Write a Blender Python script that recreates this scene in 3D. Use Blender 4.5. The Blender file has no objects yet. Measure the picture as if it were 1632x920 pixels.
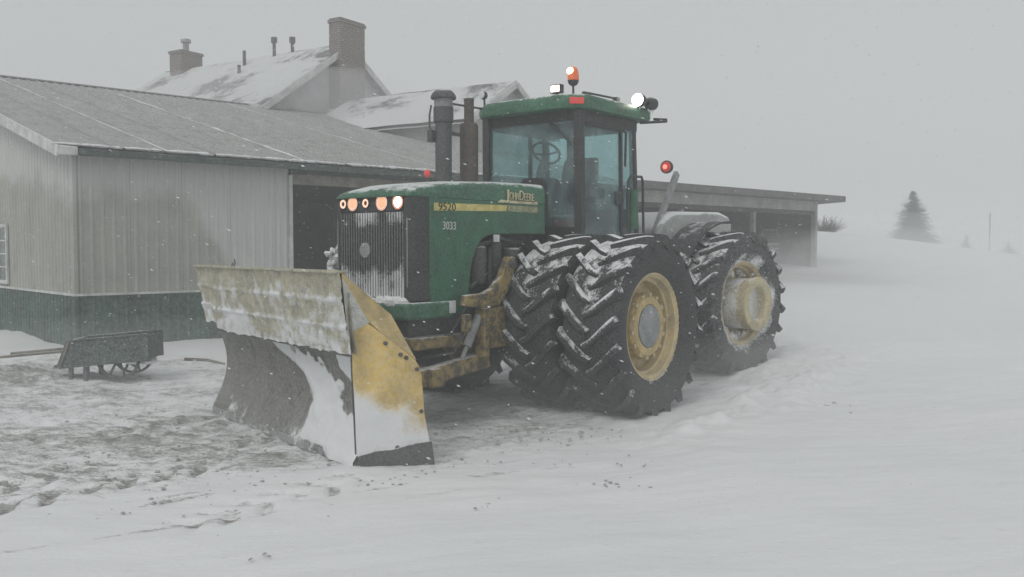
import bpy, bmesh, math, random
import numpy as np
from mathutils import Matrix, Vector
R = math.radians
S = bpy.context.scene
COL = S.collection
random.seed(7)
rng = np.random.default_rng(11)

# ------------------------------------------------------------------ camera, sky, sun, exposure
cd = bpy.data.cameras.new('camera'); cam = bpy.data.objects.new('camera', cd); COL.objects.link(cam)
cam.location = (0, 0, 1.9); cam.rotation_euler = (R(90 - 2.57), 0, 0)
cd.sensor_width = 36; cd.lens = 1450 / 1632 * 36; cd.clip_start = .05; cd.clip_end = 3000
S.camera = cam
SUN_EL, SUN_AZ = R(48), R(-150)           # a veiled sun high behind the camera's left shoulder
w = bpy.data.worlds.new('World'); S.world = w; w.use_nodes = True
nt = w.node_tree; bg = nt.nodes['Background']
sky = nt.nodes.new('ShaderNodeTexSky'); sky.sky_type = 'NISHITA'; sky.sun_disc = False
sky.sun_elevation = SUN_EL; sky.sun_rotation = SUN_AZ; sky.dust_density = 4; sky.air_density = 1
hs = nt.nodes.new('ShaderNodeHueSaturation'); hs.inputs['Saturation'].default_value = .10
mxs = nt.nodes.new('ShaderNodeMix'); mxs.data_type = 'RGBA'; mxs.inputs[0].default_value = .8
mxs.inputs[7].default_value = (4.05, 4.2, 4.22, 1)     # closed cloud deck over the clear sky
nt.links.new(sky.outputs[0], hs.inputs['Color']); nt.links.new(hs.outputs[0], mxs.inputs[6])
nt.links.new(mxs.outputs[2], bg.inputs['Color']); bg.inputs['Strength'].default_value = .134
sd = bpy.data.lights.new('sun', 'SUN'); sd.energy = .6; sd.angle = R(25); sd.color = (1, .97, .93)
sun = bpy.data.objects.new('sun', sd); COL.objects.link(sun)
dv = Vector((math.sin(SUN_AZ) * math.cos(SUN_EL), math.cos(SUN_AZ) * math.cos(SUN_EL), math.sin(SUN_EL)))
sun.rotation_euler = dv.to_track_quat('Z', 'Y').to_euler()
S.view_settings.view_transform = 'Standard'; S.view_settings.look = 'None'
S.view_settings.exposure = 0; S.view_settings.gamma = 1
cy = S.cycles
cy.max_bounces = 7; cy.diffuse_bounces = 3; cy.glossy_bounces = 3; cy.transmission_bounces = 6
cy.transparent_max_bounces = 12; cy.volume_bounces = 2; cy.use_denoising = True
cy.sample_clamp_indirect = 6; cy.caustics_reflective = False; cy.caustics_refractive = False

# ------------------------------------------------------------------ value noise (numpy)
_P = np.random.default_rng(3).random((256, 256))
def vnoise(x, y):
    x = np.asarray(x, float); y = np.asarray(y, float)
    xi = np.floor(x).astype(int); yi = np.floor(y).astype(int); fx = x - xi; fy = y - yi
    fx = fx * fx * (3 - 2 * fx); fy = fy * fy * (3 - 2 * fy)
    g = lambda a, b: _P[a & 255, b & 255]
    return (g(xi, yi) * (1 - fx) + g(xi + 1, yi) * fx) * (1 - fy) + (g(xi, yi + 1) * (1 - fx) + g(xi + 1, yi + 1) * fx) * fy
def fbm(x, y, o=4):
    s = 0; a = .5; t = 0
    for k in range(o):
        s = s + a * vnoise(x * 2 ** k + 17.3 * k, y * 2 ** k + 9.1 * k); t += a; a *= .5
    return s / t
def sst(a, b, x):
    t = np.clip((np.asarray(x, float) - a) / (b - a), 0, 1); return t * t * (3 - 2 * t)

# ------------------------------------------------------------------ terrain heights
_C = np.array([(0, 2, 0), (-6, 3, 0), (6, 3, 0), (0, 7, 0), (-6, 8, 0), (-3, 10, 0), (-1, 10, 0), (1, 10, 0), (-5.5, 13, 0),
    (-9, 12, .02), (-3.4, 13.5, .05), (-10, 17.9, .27), (-7.2, 14.9, .2), (-5.8, 16.2, .24), (-4.2, 17.6, .26), (2.9, 13.2, .07), (1, 12.5, .02),
    (4.2, 11.2, .08), (5, 8, .03), (9, 8, .1), (7, 13, .28), (6, 18, .45), (10.4, 31.4, 1.2), (5, 26.5, .75), (14.4, 42, 2.68),
    (19.5, 55, 2.85), (26.3, 60, 2.1), (37.4, 75, 1.6), (40.8, 75, 1.2), (31, 55, .95), (12, 20, .5), (16, 28, .75), (22, 36, .9), (-8, 34, .8),
    (1, 26, .45), (-14, 26, .4), (0, -20, 0), (40, 20, .2), (-40, 10, 0), (-40, 50, .5), (40, 120, 0), (-50, 130, .5), (5, 80, 1.6), (60, 70, .4)], float)
_eps = 1.2
def _phi(d2): return np.sqrt(d2 + _eps ** 2)
_A = _phi(((_C[:, None, :2] - _C[None, :, :2]) ** 2).sum(-1))
_W = np.linalg.solve(_A + 1e-6 * np.eye(len(_C)), _C[:, 2])
def H(x, y):
    x = np.asarray(x, float); y = np.asarray(y, float)
    z = np.zeros(np.broadcast(x, y).shape)
    for (cx, cyy, _), wt in zip(_C, _W): z = z + wt * _phi((x - cx) ** 2 + (y - cyy) ** 2)
    r = np.hypot(x, y)
    return z * (1 - sst(90, 170, r))
def Hs(x, y): return float(H(x, y))

# ------------------------------------------------------------------ materials
def _n(nt, t, **kw):
    n = nt.nodes.new(t)
    for k, v in kw.items(): setattr(n, k, v)
    return n
def mat(name, base, rough=.6, metal=0, up=0., dust=0., cake=0., scale=5., var=.25, bump=.15, grime=None, grime_amt=0., attr=None, thr=.35, spec=.4, soft=.11, frost=False):
    """paint / rubber / wood, with snow that lies on faces looking up (up), a fine rime (dust), caked patches (cake)
    and worn or dirty spots (grime). attr: point attribute 'snow' that adds packed snow."""
    m = bpy.data.materials.new(name); m.use_nodes = True; nt = m.node_tree; L = nt.links.new
    b = nt.nodes['Principled BSDF']; b.inputs['Metallic'].default_value = metal; b.inputs['Specular IOR Level'].default_value = spec
    tc = _n(nt, 'ShaderNodeTexCoord'); co = tc.outputs['Object']
    def noise(sc, det=4, rg=.6):
        q = _n(nt, 'ShaderNodeTexNoise'); q.inputs['Scale'].default_value = sc; q.inputs['Detail'].default_value = det
        q.inputs['Roughness'].default_value = rg; L(co, q.inputs['Vector']); return q.outputs['Fac']
    def math_(op, a, c, d=None, clamp=False):
        q = _n(nt, 'ShaderNodeMath', operation=op); q.use_clamp = clamp
        for i, v in enumerate((a, c, d)):
            if v is None: continue
            if isinstance(v, (int, float)): q.inputs[i].default_value = v
            else: L(v, q.inputs[i])
        return q.outputs[0]
    def ramp(v, lo, hi):
        q = _n(nt, 'ShaderNodeMapRange'); q.interpolation_type = 'SMOOTHSTEP'
        q.inputs[1].default_value = lo; q.inputs[2].default_value = hi; L(v, q.inputs[0]); return q.outputs[0]
    def mixc(f, a, c):
        q = _n(nt, 'ShaderNodeMix', data_type='RGBA')
        if isinstance(f, (int, float)): q.inputs[0].default_value = f
        else: L(f, q.inputs[0])
        for i, v in ((6, a), (7, c)):
            if isinstance(v, tuple): q.inputs[i].default_value = v + (1,) if len(v) == 3 else v
            else: L(v, q.inputs[i])
        return q.outputs[2]
    nA = noise(scale, 6); nB = noise(scale * 7, 3, .7)
    lo = tuple(c * (1 - var) for c in base); hi = tuple(min(1, c * (1 + var)) for c in base)
    col = mixc(ramp(nA, .3, .7), lo, hi)
    if grime_amt:
        g = ramp(math_('ADD', noise(scale * 1.7, 7, .7), math_('MULTIPLY', nB, .25)), .82 - .35 * grime_amt, .95 - .35 * grime_amt)
        col = mixc(g, col, grime or (.05, .04, .03))
    fac = None
    def add(f):
        nonlocal fac
        fac = f if fac is None else math_('MAXIMUM', fac, f)
    if up:
        ge = _n(nt, 'ShaderNodeNewGeometry'); sx = _n(nt, 'ShaderNodeSeparateXYZ'); L(ge.outputs['Normal'], sx.inputs[0])
        v = math_('ADD', sx.outputs['Z'], math_('MULTIPLY', math_('SUBTRACT', nA, .5), 1.6))
        v = math_('ADD', v, math_('MULTIPLY', math_('SUBTRACT', nB, .5), .8))
        add(math_('MULTIPLY', ramp(v, thr, thr + .35), up))
    if cake:
        v = math_('ADD', noise(scale * .8, 8, .72), math_('MULTIPLY', math_('SUBTRACT', nB, .5), .35))
        add(ramp(v, .62 - .3 * (cake - .5), .72 - .3 * (cake - .5)))
    if attr:
        a = _n(nt, 'ShaderNodeAttribute', attribute_name='snow')
        v = math_('ADD', a.outputs['Fac'], math_('MULTIPLY', math_('SUBTRACT', nB, .5), .7))
        v = math_('ADD', v, math_('MULTIPLY', math_('SUBTRACT', nA, .5), .6))
        add(ramp(v, .51 - soft, .51 + soft))
    if frost:    # rime clinging under the eave and toward the open end of the front wall
        sp = _n(nt, 'ShaderNodeSeparateXYZ'); L(co, sp.inputs[0])
        v = math_('ADD', sp.outputs['Z'], math_('MULTIPLY', math_('MAXIMUM', math_('SUBTRACT', sp.outputs['X'], 1.9), 0), 1.5))
        v = math_('ADD', v, math_('MULTIPLY', math_('SUBTRACT', noise(1.3, 6, .65), .5), 1.1))
        v = math_('SUBTRACT', v, math_('MULTIPLY', sp.outputs['Y'], .12))
        add(math_('MULTIPLY', ramp(v, 2.5, 3.05), .48))
    if dust:
        v = ramp(math_('ADD', math_('MULTIPLY', nB, .6), math_('MULTIPLY', noise(scale * 22, 2, .8), .5)), .4, .75)
        add(math_('MULTIPLY', v, dust))
    rg = None
    if fac is not None:
        col = mixc(fac, col, (.74, .75, .76))
        rg = _n(nt, 'ShaderNodeMapRange'); rg.inputs[3].default_value = rough; rg.inputs[4].default_value = .85; L(fac, rg.inputs[0])
        L(rg.outputs[0], b.inputs['Roughness'])
    else: b.inputs['Roughness'].default_value = rough
    L(col, b.inputs['Base Color'])
    if bump:
        bp = _n(nt, 'ShaderNodeBump'); bp.inputs['Strength'].default_value = bump; bp.inputs['Distance'].default_value = .02
        hv = math_('MULTIPLY', nB, .5)
        if fac is not None: hv = math_('ADD', hv, fac)
        L(hv, bp.inputs['Height']); L(bp.outputs[0], b.inputs['Normal'])
    return m
def glow(name, col, strength):
    m = bpy.data.materials.new(name); m.use_nodes = True; b = m.node_tree.nodes['Principled BSDF']
    b.inputs['Base Color'].default_value = (*col, 1); b.inputs['Roughness'].default_value = .2
    b.inputs['Emission Color'].default_value = (*col, 1); b.inputs['Emission Strength'].default_value = strength
    return m
def glass(name, tint, frost):
    m = bpy.data.materials.new(name); m.use_nodes = True; nt = m.node_tree; L = nt.links.new
    out = nt.nodes['Material Output']; nt.nodes.remove(nt.nodes['Principled BSDF'])
    tr = _n(nt, 'ShaderNodeBsdfTransparent'); tr.inputs[0].default_value = (*tint, 1)
    gl = _n(nt, 'ShaderNodeBsdfGlossy'); gl.inputs['Roughness'].default_value = .06
    df = _n(nt, 'ShaderNodeBsdfDiffuse'); df.inputs[0].default_value = (.50, .66, .67, 1)
    lw = _n(nt, 'ShaderNodeLayerWeight'); lw.inputs[0].default_value = .5; pw = _n(nt, 'ShaderNodeMath', operation='POWER'); L(lw.outputs['Facing'], pw.inputs[0]); pw.inputs[1].default_value = 4.5
    fr = _n(nt, 'ShaderNodeMath', operation='MULTIPLY_ADD'); L(pw.outputs[0], fr.inputs[0]); fr.inputs[1].default_value = .6; fr.inputs[2].default_value = .04
    m1 = _n(nt, 'ShaderNodeMixShader'); m2 = _n(nt, 'ShaderNodeMixShader')
    tc = _n(nt, 'ShaderNodeTexCoord'); no = _n(nt, 'ShaderNodeTexNoise'); no.inputs['Scale'].default_value = 3.5; no.inputs['Detail'].default_value = 7
    L(tc.outputs['Object'], no.inputs['Vector'])
    mr = _n(nt, 'ShaderNodeMapRange'); mr.inputs[1].default_value = .35; mr.inputs[2].default_value = .8
    mr.inputs[3].default_value = frost * .4; mr.inputs[4].default_value = frost * 1.8; L(no.outputs['Fac'], mr.inputs[0])
    L(fr.outputs[0], m1.inputs[0]); L(tr.outputs[0], m1.inputs[1]); L(gl.outputs[0], m1.inputs[2])
    L(mr.outputs[0], m2.inputs[0]); L(m1.outputs[0], m2.inputs[1]); L(df.outputs[0], m2.inputs[2]); L(m2.outputs[0], out.inputs[0])
    return m

M = {}
M['green'] = mat('green_paint', (.018, .115, .055), .5, up=.85, dust=.14, scale=3.2, var=.3, thr=.62, grime=(.04, .06, .045), grime_amt=.25)
M['green_flat'] = mat('green_enamel', (.018, .115, .055), .5, dust=.1, scale=5, grime=(.04, .06, .045), grime_amt=.2)
M['black'] = mat('black_plastic', (.022, .023, .024), .6, up=.6, dust=.1, scale=6, thr=.8)
M['grille'] = mat('grille_bar_metal', (.06, .06, .06), .5, dust=.3, scale=9, attr=True, soft=.2)
M['steel'] = mat('dirty_steel', (.055, .055, .055), .6, up=.8, dust=.15, scale=6, thr=.7, grime=(.05, .035, .025), grime_amt=.4)
M['grey_steel'] = mat('grey_steel', (.25, .26, .26), .5, up=.8, dust=.25, scale=8, thr=.7)
M['rust'] = mat('sooty_exhaust_metal', (.075, .058, .048), .75, dust=.12, scale=7, grime=(.09, .05, .03), grime_amt=.5)
M['intake'] = mat('intake_pipe_metal', (.045, .05, .05), .55, up=.7, dust=.15, scale=7, thr=.7)
M['yellow'] = mat('yellow_paint', (.50, .36, .12), .5, up=.8, dust=.3, scale=5, thr=.75, grime=(.25, .17, .06), grime_amt=.35)
M['rim'] = mat('yellow_rim_paint', (.54, .42, .20), .5, dust=.35, scale=5, grime=(.30, .24, .12), grime_amt=.35)
M['frame_yellow'] = mat('dirty_yellow_frame', (.27, .19, .06), .6, up=.75, dust=.12, scale=6, thr=.7, grime=(.07, .055, .03), grime_amt=.75)
M['rubber'] = mat('tyre_rubber', (.018, .018, .019), .8, up=.95, dust=.14, scale=7, thr=.55, bump=.35, attr=True, soft=.16)
M['rubber_caked'] = mat('rimed_tyre_rubber', (.02, .02, .021), .75, up=.95, dust=.22, scale=4.2, thr=.55, bump=.3, attr=True, soft=.2)
M['blade_face'] = mat('worn_blade_steel', (.125, .12, .105), .5, soft=.2, dust=.3, scale=4, grime=(.05, .05, .045), grime_amt=.4, attr=True, bump=.3)
M['blade_yellow'] = mat('blade_yellow', (.60, .42, .12), .55, dust=.3, scale=4, grime=(.20, .14, .06), grime_amt=.2, attr=True, bump=.3, soft=.45)
M['blade_caked'] = mat('snow_caked_yellow_blade', (.46, .42, .25), .7, cake=.55, dust=.7, scale=6.5, var=.25, grime=(.19, .18, .12), grime_amt=.5, attr=True, bump=.7, soft=.3)
M['white_plate'] = mat('white_reflector', (.6, .6, .6), .4, dust=.2)
M['decal_yellow'] = mat('yellow_decal', (.62, .52, .16), .5, dust=.15, scale=8)
M['decal_pale'] = mat('pale_yellow_decal', (.60, .55, .32), .5, dust=.2, scale=8)
M['decal_dull'] = mat('dull_yellow_decal', (.26, .27, .13), .5, dust=.2, scale=20, var=.5)
M['ink'] = mat('black_lettering', (.03, .03, .025), .6, bump=0)
M['white_ink'] = mat('white_lettering', (.6, .62, .58), .6, dust=.2, bump=0)
M['glass'] = glass('tinted_cab_glass', (.56, .76, .775), .24)
M['interior'] = mat('cab_interior', (.035, .035, .037), .8)
M['embl'] = mat('frosted_emblem', (.16, .16, .15), .5, cake=.72, dust=.6, scale=12)
M['screen'] = mat('intake_mesh', (.16, .17, .17), .7, dust=.4, scale=20)
M['red'] = mat('red_paint', (.35, .04, .04), .5)
M['snow_lump'] = mat('packed_snow', (.76, .77, .78), .9, var=.06, bump=.6, scale=9)
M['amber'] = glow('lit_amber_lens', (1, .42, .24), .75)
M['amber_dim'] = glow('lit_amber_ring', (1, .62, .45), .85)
M['white_light'] = glow('lit_headlamp_lens', (1, .93, .85), 9)
M['warm_light'] = glow('lit_work_lamp_lens', (1, .86, .66), 3.0)
M['flood'] = glow('lit_flood_lamp_lens', (1, .93, .82), 14)
M['beacon_hot'] = glow('lit_beacon_bulb', (1, .75, .38), 6)
M['beacon_lens'] = glow('amber_beacon_lens', (.75, .16, .05), .12)
M['red_lens'] = glow('red_lamp_lens', (.62, .07, .06), .22)
M['red_hot'] = glow('lit_red_bulb', (1, .25, .18), 1.3)
M['lamp_dark'] = mat('lamp_dark_centre', (.05, .03, .025), .4)  # dark tone of the disc at the centre of two headlights
# barn & house
M['barn_wall'] = mat('painted_wall_steel', (.36, .36, .32), .55, dust=.15, scale=1.1, var=.1, grime=(.29, .29, .26), grime_amt=.4, frost=True)
M['barn_green'] = mat('green_wainscot_steel', (.028, .068, .048), .6, dust=.18, scale=1.6, var=.35, cake=.22)
M['barn_trim'] = mat('dark_green_trim', (.03, .055, .045), .6, up=.5, dust=.15, scale=3, thr=.75)
M['trim_white'] = mat('pale_trim', (.55, .56, .54), .6, up=.9, dust=.3, scale=4)
M['barn_roof'] = mat('grey_roof_steel', (.25, .255, .24), .5, dust=.45, scale=2.2, var=.2, cake=.42)
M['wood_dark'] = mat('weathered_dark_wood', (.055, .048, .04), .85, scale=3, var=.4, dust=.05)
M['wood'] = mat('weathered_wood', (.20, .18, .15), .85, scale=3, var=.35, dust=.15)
M['shed_fascia'] = mat('grey_header_boards', (.30, .30, .28), .8, scale=2, dust=.2)
M['pane_dark'] = mat('dark_window_pane', (.06, .07, .07), .2, dust=.25, scale=3)
M['house_wall'] = mat('pale_house_siding', (.42, .43, .42), .8, scale=.8, dust=.3)
M['house_roof'] = mat('shingles_under_snow', (.10, .10, .10), .9, up=.80, scale=.6, thr=.52, dust=.35, bump=.3)
M['cart'] = mat('green_painted_boards', (.04, .065, .055), .75, up=.8, dust=.3, scale=5, thr=.7)
M['cart_wheel'] = mat('green_painted_wheel', (.035, .06, .05), .8, up=.35, dust=.12, scale=5, thr=.8)
M['needle'] = mat('conifer_needles', (.028, .045, .032), .9, dust=.25, scale=2, bump=0)
M['bark'] = mat('bark', (.06, .05, .04), .9, dust=.2, scale=4)
M['pole'] = mat('weathered_pole', (.12, .11, .10), .9, scale=2)
# brick
def brick_mat():
    m = mat('brown_brick', (.13, .075, .065), .9, dust=.15, cake=.2, scale=1.3, bump=.3)
    nt = m.node_tree; L = nt.links.new; b = nt.nodes['Principled BSDF']
    br = _n(nt, 'ShaderNodeTexBrick'); br.inputs['Scale'].default_value = 1; br.inputs['Brick Width'].default_value = .22; br.inputs['Row Height'].default_value = .075
    br.inputs['Mortar Size'].default_value = .012
    br.inputs['Color1'].default_value = (.135, .085, .075, 1); br.inputs['Color2'].default_value = (.095, .065, .06, 1); br.inputs['Mortar'].default_value = (.26, .23, .21, 1)
    tc = _n(nt, 'ShaderNodeTexCoord'); sx = _n(nt, 'ShaderNodeSeparateXYZ'); L(tc.outputs['Object'], sx.inputs[0])
    ad = _n(nt, 'ShaderNodeMath', operation='ADD'); L(sx.outputs[0], ad.inputs[0]); L(sx.outputs[1], ad.inputs[1])
    cb = _n(nt, 'ShaderNodeCombineXYZ'); L(ad.outputs[0], cb.inputs[0]); L(sx.outputs[2], cb.inputs[1]); L(cb.outputs[0], br.inputs['Vector'])
    src = b.inputs['Base Color'].links[0].from_node
    L(br.outputs['Color'], src.inputs[6]); return m
M['brick'] = brick_mat()
# snow ground
def ground_mat():
    m = bpy.data.materials.new('snow_and_frozen_mud'); m.use_nodes = True; nt = m.node_tree; L = nt.links.new
    b = nt.nodes['Principled BSDF']; b.inputs['Roughness'].default_value = .9; b.inputs['Specular IOR Level'].default_value = .2
    tc = _n(nt, 'ShaderNodeTexCoord'); at = _n(nt, 'ShaderNodeAttribute', attribute_name='dirt')
    mp = _n(nt, 'ShaderNodeMapping'); mp.inputs['Rotation'].default_value = (0, 0, R(-33)); mp.inputs['Scale'].default_value = (.55, 1.3, 1); L(tc.outputs['Object'], mp.inputs[0])
    n1 = _n(nt, 'ShaderNodeTexNoise'); n1.inputs['Scale'].default_value = 9; n1.inputs['Detail'].default_value = 7; n1.inputs['Roughness'].default_value = .7; L(mp.outputs[0], n1.inputs['Vector'])
    n2 = _n(nt, 'ShaderNodeTexNoise'); n2.inputs['Scale'].default_value = 65; n2.inputs['Detail'].default_value = 3; L(mp.outputs[0], n2.inputs['Vector'])
    n3 = _n(nt, 'ShaderNodeTexNoise'); n3.inputs['Scale'].default_value = .6; n3.inputs['Detail'].default_value = 4; L(mp.outputs[0], n3.inputs['Vector'])
    a1 = _n(nt, 'ShaderNodeMath', operation='MULTIPLY_ADD'); L(n1.outputs[0], a1.inputs[0]); a1.inputs[1].default_value = 1.7; L(at.outputs['Fac'], a1.inputs[2])
    a2 = _n(nt, 'ShaderNodeMath', operation='MULTIPLY_ADD'); L(n2.outputs[0], a2.inputs[0]); a2.inputs[1].default_value = .9; L(a1.outputs[0], a2.inputs[2])
    mr = _n(nt, 'ShaderNodeMapRange'); mr.interpolation_type = 'SMOOTHSTEP'; mr.inputs[1].default_value = 1.50; mr.inputs[2].default_value = 2.05; L(a2.outputs[0], mr.inputs[0])
    cs = _n(nt, 'ShaderNodeMix', data_type='RGBA'); cs.inputs[6].default_value = (.73, .745, .755, 1); cs.inputs[7].default_value = (.80, .805, .81, 1); L(n3.outputs[0], cs.inputs[0])
    cm = _n(nt, 'ShaderNodeMix', data_type='RGBA'); L(mr.outputs[0], cm.inputs[0]); L(cs.outputs[2], cm.inputs[6]); n4 = _n(nt, 'ShaderNodeTexNoise'); n4.inputs['Scale'].default_value = 22; n4.inputs['Detail'].default_value = 6; n4.inputs['Roughness'].default_value = .75; L(mp.outputs[0], n4.inputs['Vector'])
    mm = _n(nt, 'ShaderNodeMapRange'); mm.inputs[1].default_value = .42; mm.inputs[2].default_value = .62; L(n4.outputs[0], mm.inputs[0])
    cd_ = _n(nt, 'ShaderNodeMix', data_type='RGBA'); cd_.inputs[6].default_value = (.20, .198, .185, 1); cd_.inputs[7].default_value = (.48, .477, .46, 1); L(mm.outputs[0], cd_.inputs[0]); L(cd_.outputs[2], cm.inputs[7])
    L(cm.outputs[2], b.inputs['Base Color'])
    ah = _n(nt, 'ShaderNodeMath', operation='MULTIPLY_ADD'); L(n2.outputs[0], ah.inputs[0]); ah.inputs[1].default_value = .3; L(n1.outputs[0], ah.inputs[2])
    bp = _n(nt, 'ShaderNodeBump'); bp.inputs['Strength'].default_value = .35; bp.inputs['Distance'].default_value = .04; L(ah.outputs[0], bp.inputs['Height']); L(bp.outputs[0], b.inputs['Normal'])
    return m
M['ground'] = ground_mat()

# ------------------------------------------------------------------ mesh builder
class MB:
    def __init__(s): s.v = []; s.f = []; s.mi = []; s.a = {}
    def add(s, vs, fs, mi=0, mtx=None):
        o = len(s.v)
        for p in vs:
            p = Vector(p); s.v.append(tuple(mtx @ p) if mtx else tuple(p))
        for f in fs: s.f.append([i + o for i in f]); s.mi.append(mi)
        return o
    def box(s, x0, x1, y0, y1, z0, z1, mi=0, mtx=None):
        vs = [(x, y, z) for z in (z0, z1) for y in (y0, y1) for x in (x0, x1)]
        s.add(vs, [(0, 2, 3, 1), (4, 5, 7, 6), (0, 1, 5, 4), (2, 6, 7, 3), (0, 4, 6, 2), (1, 3, 7, 5)], mi, mtx)
    def beam(s, p, q, wd, ht, up=(0, 0, 1), mi=0):
        p = Vector(p); q = Vector(q); d = (q - p); L = d.length; d.normalize(); u = Vector(up)
        sd = d.cross(u)
        if sd.length < 1e-4: sd = d.cross(Vector((0, 1, 0)))
        sd.normalize(); u = sd.cross(d)
        m = Matrix((( d.x, sd.x, u.x, p.x), (d.y, sd.y, u.y, p.y), (d.z, sd.z, u.z, p.z), (0, 0, 0, 1)))
        s.box(0, L, -wd / 2, wd / 2, -ht / 2, ht / 2, mi, m)
    def tube(s, pts, r, n=8, mi=0, caps=True):
        pts = [Vector(p) for p in pts]; rs = r if isinstance(r, (list, tuple)) else [r] * len(pts)
        rings = []; prev = None
        for i, p in enumerate(pts):
            t = (pts[min(i + 1, len(pts) - 1)] - pts[max(i - 1, 0)]).normalized()
            if prev is None:
                a = t.orthogonal().normalized()
            else:
                a = (prev - t * prev.dot(t)); a = a.normalized() if a.length > 1e-5 else t.orthogonal().normalized()
            prev = a; b = t.cross(a)
            rings.append([p + (a * math.cos(2 * math.pi * k / n) + b * math.sin(2 * math.pi * k / n)) * rs[i] for k in range(n)])
        vs = [q for rg in rings for q in rg]; fs = []
        for i in range(len(pts) - 1):
            for k in range(n):
                fs.append((i * n + k, i * n + (k + 1) % n, (i + 1) * n + (k + 1) % n, (i + 1) * n + k))
        if caps: fs.append(tuple(range(n))[::-1]); fs.append(tuple((len(pts) - 1) * n + k for k in range(n)))
        s.add(vs, fs, mi)
    def lathe(s, prof, n=32, axis='Z', c=(0, 0, 0), mi=0, closed=False):
        vs = []
        for (h, r) in prof:
            for k in range(n):
                t = 2 * math.pi * k / n; a, b = r * math.cos(t), r * math.sin(t)
                p = {'Z': (a, b, h), 'Y': (a, h, b), 'X': (h, a, b)}[axis]
                vs.append((p[0] + c[0], p[1] + c[1], p[2] + c[2]))
        fs = []; m = len(prof)
        for i in range(m if closed else m - 1):
            j = (i + 1) % m
            for k in range(n): fs.append((i * n + k, i * n + (k + 1) % n, j * n + (k + 1) % n, j * n + k))
        if not closed:
            if prof[0][1] > 1e-6: fs.append(tuple(range(n)))
            if prof[-1][1] > 1e-6: fs.append(tuple((m - 1) * n + k for k in range(n)))
        s.add(vs, fs, mi)
    def prism(s, poly, a, b, axis='Y', mi=0, mtx=None):
        """polygon in the two other axes, extruded along axis from a to b"""
        def P(u, v, h): return {'Y': (u, h, v), 'X': (h, u, v), 'Z': (u, v, h)}[axis]
        n = len(poly); vs = [P(u, v, a) for u, v in poly] + [P(u, v, b) for u, v in poly]
        fs = [tuple(range(n)), tuple(range(2 * n - 1, n - 1, -1))] + [(i, i + n, (i + 1) % n + n, (i + 1) % n) for i in range(n)]
        s.add(vs, fs, mi, mtx)
    def sheet(s, rows, mi=0, close=False):
        n = len(rows[0]); vs = [p for r_ in rows for p in r_]; fs = []
        for i in range(len(rows) - 1):
            for k in range(n - 1): fs.append((i * n + k, i * n + k + 1, (i + 1) * n + k + 1, (i + 1) * n + k))
        s.add(vs, fs, mi)
    def ball(s, c, r, n=8, m=6, mi=0, jit=0):
        rx, ry, rz = r if isinstance(r, (tuple, list)) else (r, r, r)
        vs = [(c[0], c[1], c[2] + rz)]
        for i in range(1, m):
            for k in range(n):
                t = math.pi * i / m; p = 2 * math.pi * k / n; j = 1 + random.uniform(-jit, jit)
                vs.append((c[0] + rx * j * math.sin(t) * math.cos(p), c[1] + ry * j * math.sin(t) * math.sin(p), c[2] + rz * j * math.cos(t)))
        vs.append((c[0], c[1], c[2] - rz)); fs = []
        for k in range(n): fs.append((0, 1 + k, 1 + (k + 1) % n))
        for i in range(m - 2):
            for k in range(n):
                a = 1 + i * n; fs.append((a + k, a + n + k, a + n + (k + 1) % n, a + (k + 1) % n))
        a = 1 + (m - 2) * n
        for k in range(n): fs.append((a + k, len(vs) - 1, a + (k + 1) % n))
        s.add(vs, fs, mi)
    def mesh(s, name, mats, smooth=35, recalc=True, snow=None):
        me = bpy.data.meshes.new(name); me.from_pydata(s.v, [], s.f)
        for m in (mats if isinstance(mats, (list, tuple)) else [mats]): me.materials.append(m)
        me.polygons.foreach_set('material_index', s.mi)
        if snow is not None:
            at = me.attributes.new('snow', 'FLOAT', 'POINT'); at.data.foreach_set('value', np.asarray(snow, np.float32))
        bm = bmesh.new(); bm.from_mesh(me)
        if recalc: bmesh.ops.recalc_face_normals(bm, faces=bm.faces)
        if smooth:
            for f in bm.faces: f.smooth = True
            th = R(smooth)
            for e in bm.edges:
                if len(e.link_faces) == 2:
                    e.smooth = e.calc_face_angle(0) < th
                else: e.smooth = False
        bm.to_mesh(me); bm.free(); me.update(); return me
def link(name, data, parent=None, loc=None, rot=None, bevel=0):
    o = bpy.data.objects.new(name, data); COL.objects.link(o)
    if parent: o.parent = parent
    if loc is not None: o.location = loc
    if rot is not None: o.rotation_euler = rot
    if bevel:
        bv = o.modifiers.new('bevel', 'BEVEL'); bv.width = bevel; bv.segments = 2; bv.limit_method = 'ANGLE'; bv.angle_limit = R(35)
    return o
def part(name, mb, m, parent, bevel=0, smooth=35, label=None, kind=None, snow=None, loc=None, rot=None):
    o = link(name, mb.mesh(name, m, smooth, snow=snow), parent, loc, rot, bevel)
    if label: o['label'] = label
    if kind: o['kind'] = kind
    return o
def thing(name, label, cat, loc=(0, 0, 0), rz=0, group=None):
    o = link(name, None, None, loc, (0, 0, rz)); o['label'] = label; o['category'] = cat
    if group: o['group'] = group
    return o
def tag(o, label, cat, group=None):
    o['label'] = label; o['category'] = cat
    if group: o['group'] = group
    return o
def B(*a):
    m = MB(); m.box(*a); return m
def text_mesh(s, size, ext=.004):
    c = bpy.data.curves.new('lettering', 'FONT'); c.body = s; c.size = size; c.extrude = ext; c.resolution_u = 4
    o = bpy.data.objects.new('lettering', c); COL.objects.link(o); bpy.context.view_layer.update()
    me = bpy.data.meshes.new_from_object(o.evaluated_get(bpy.context.evaluated_depsgraph_get()))
    bpy.data.objects.remove(o); return me

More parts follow.
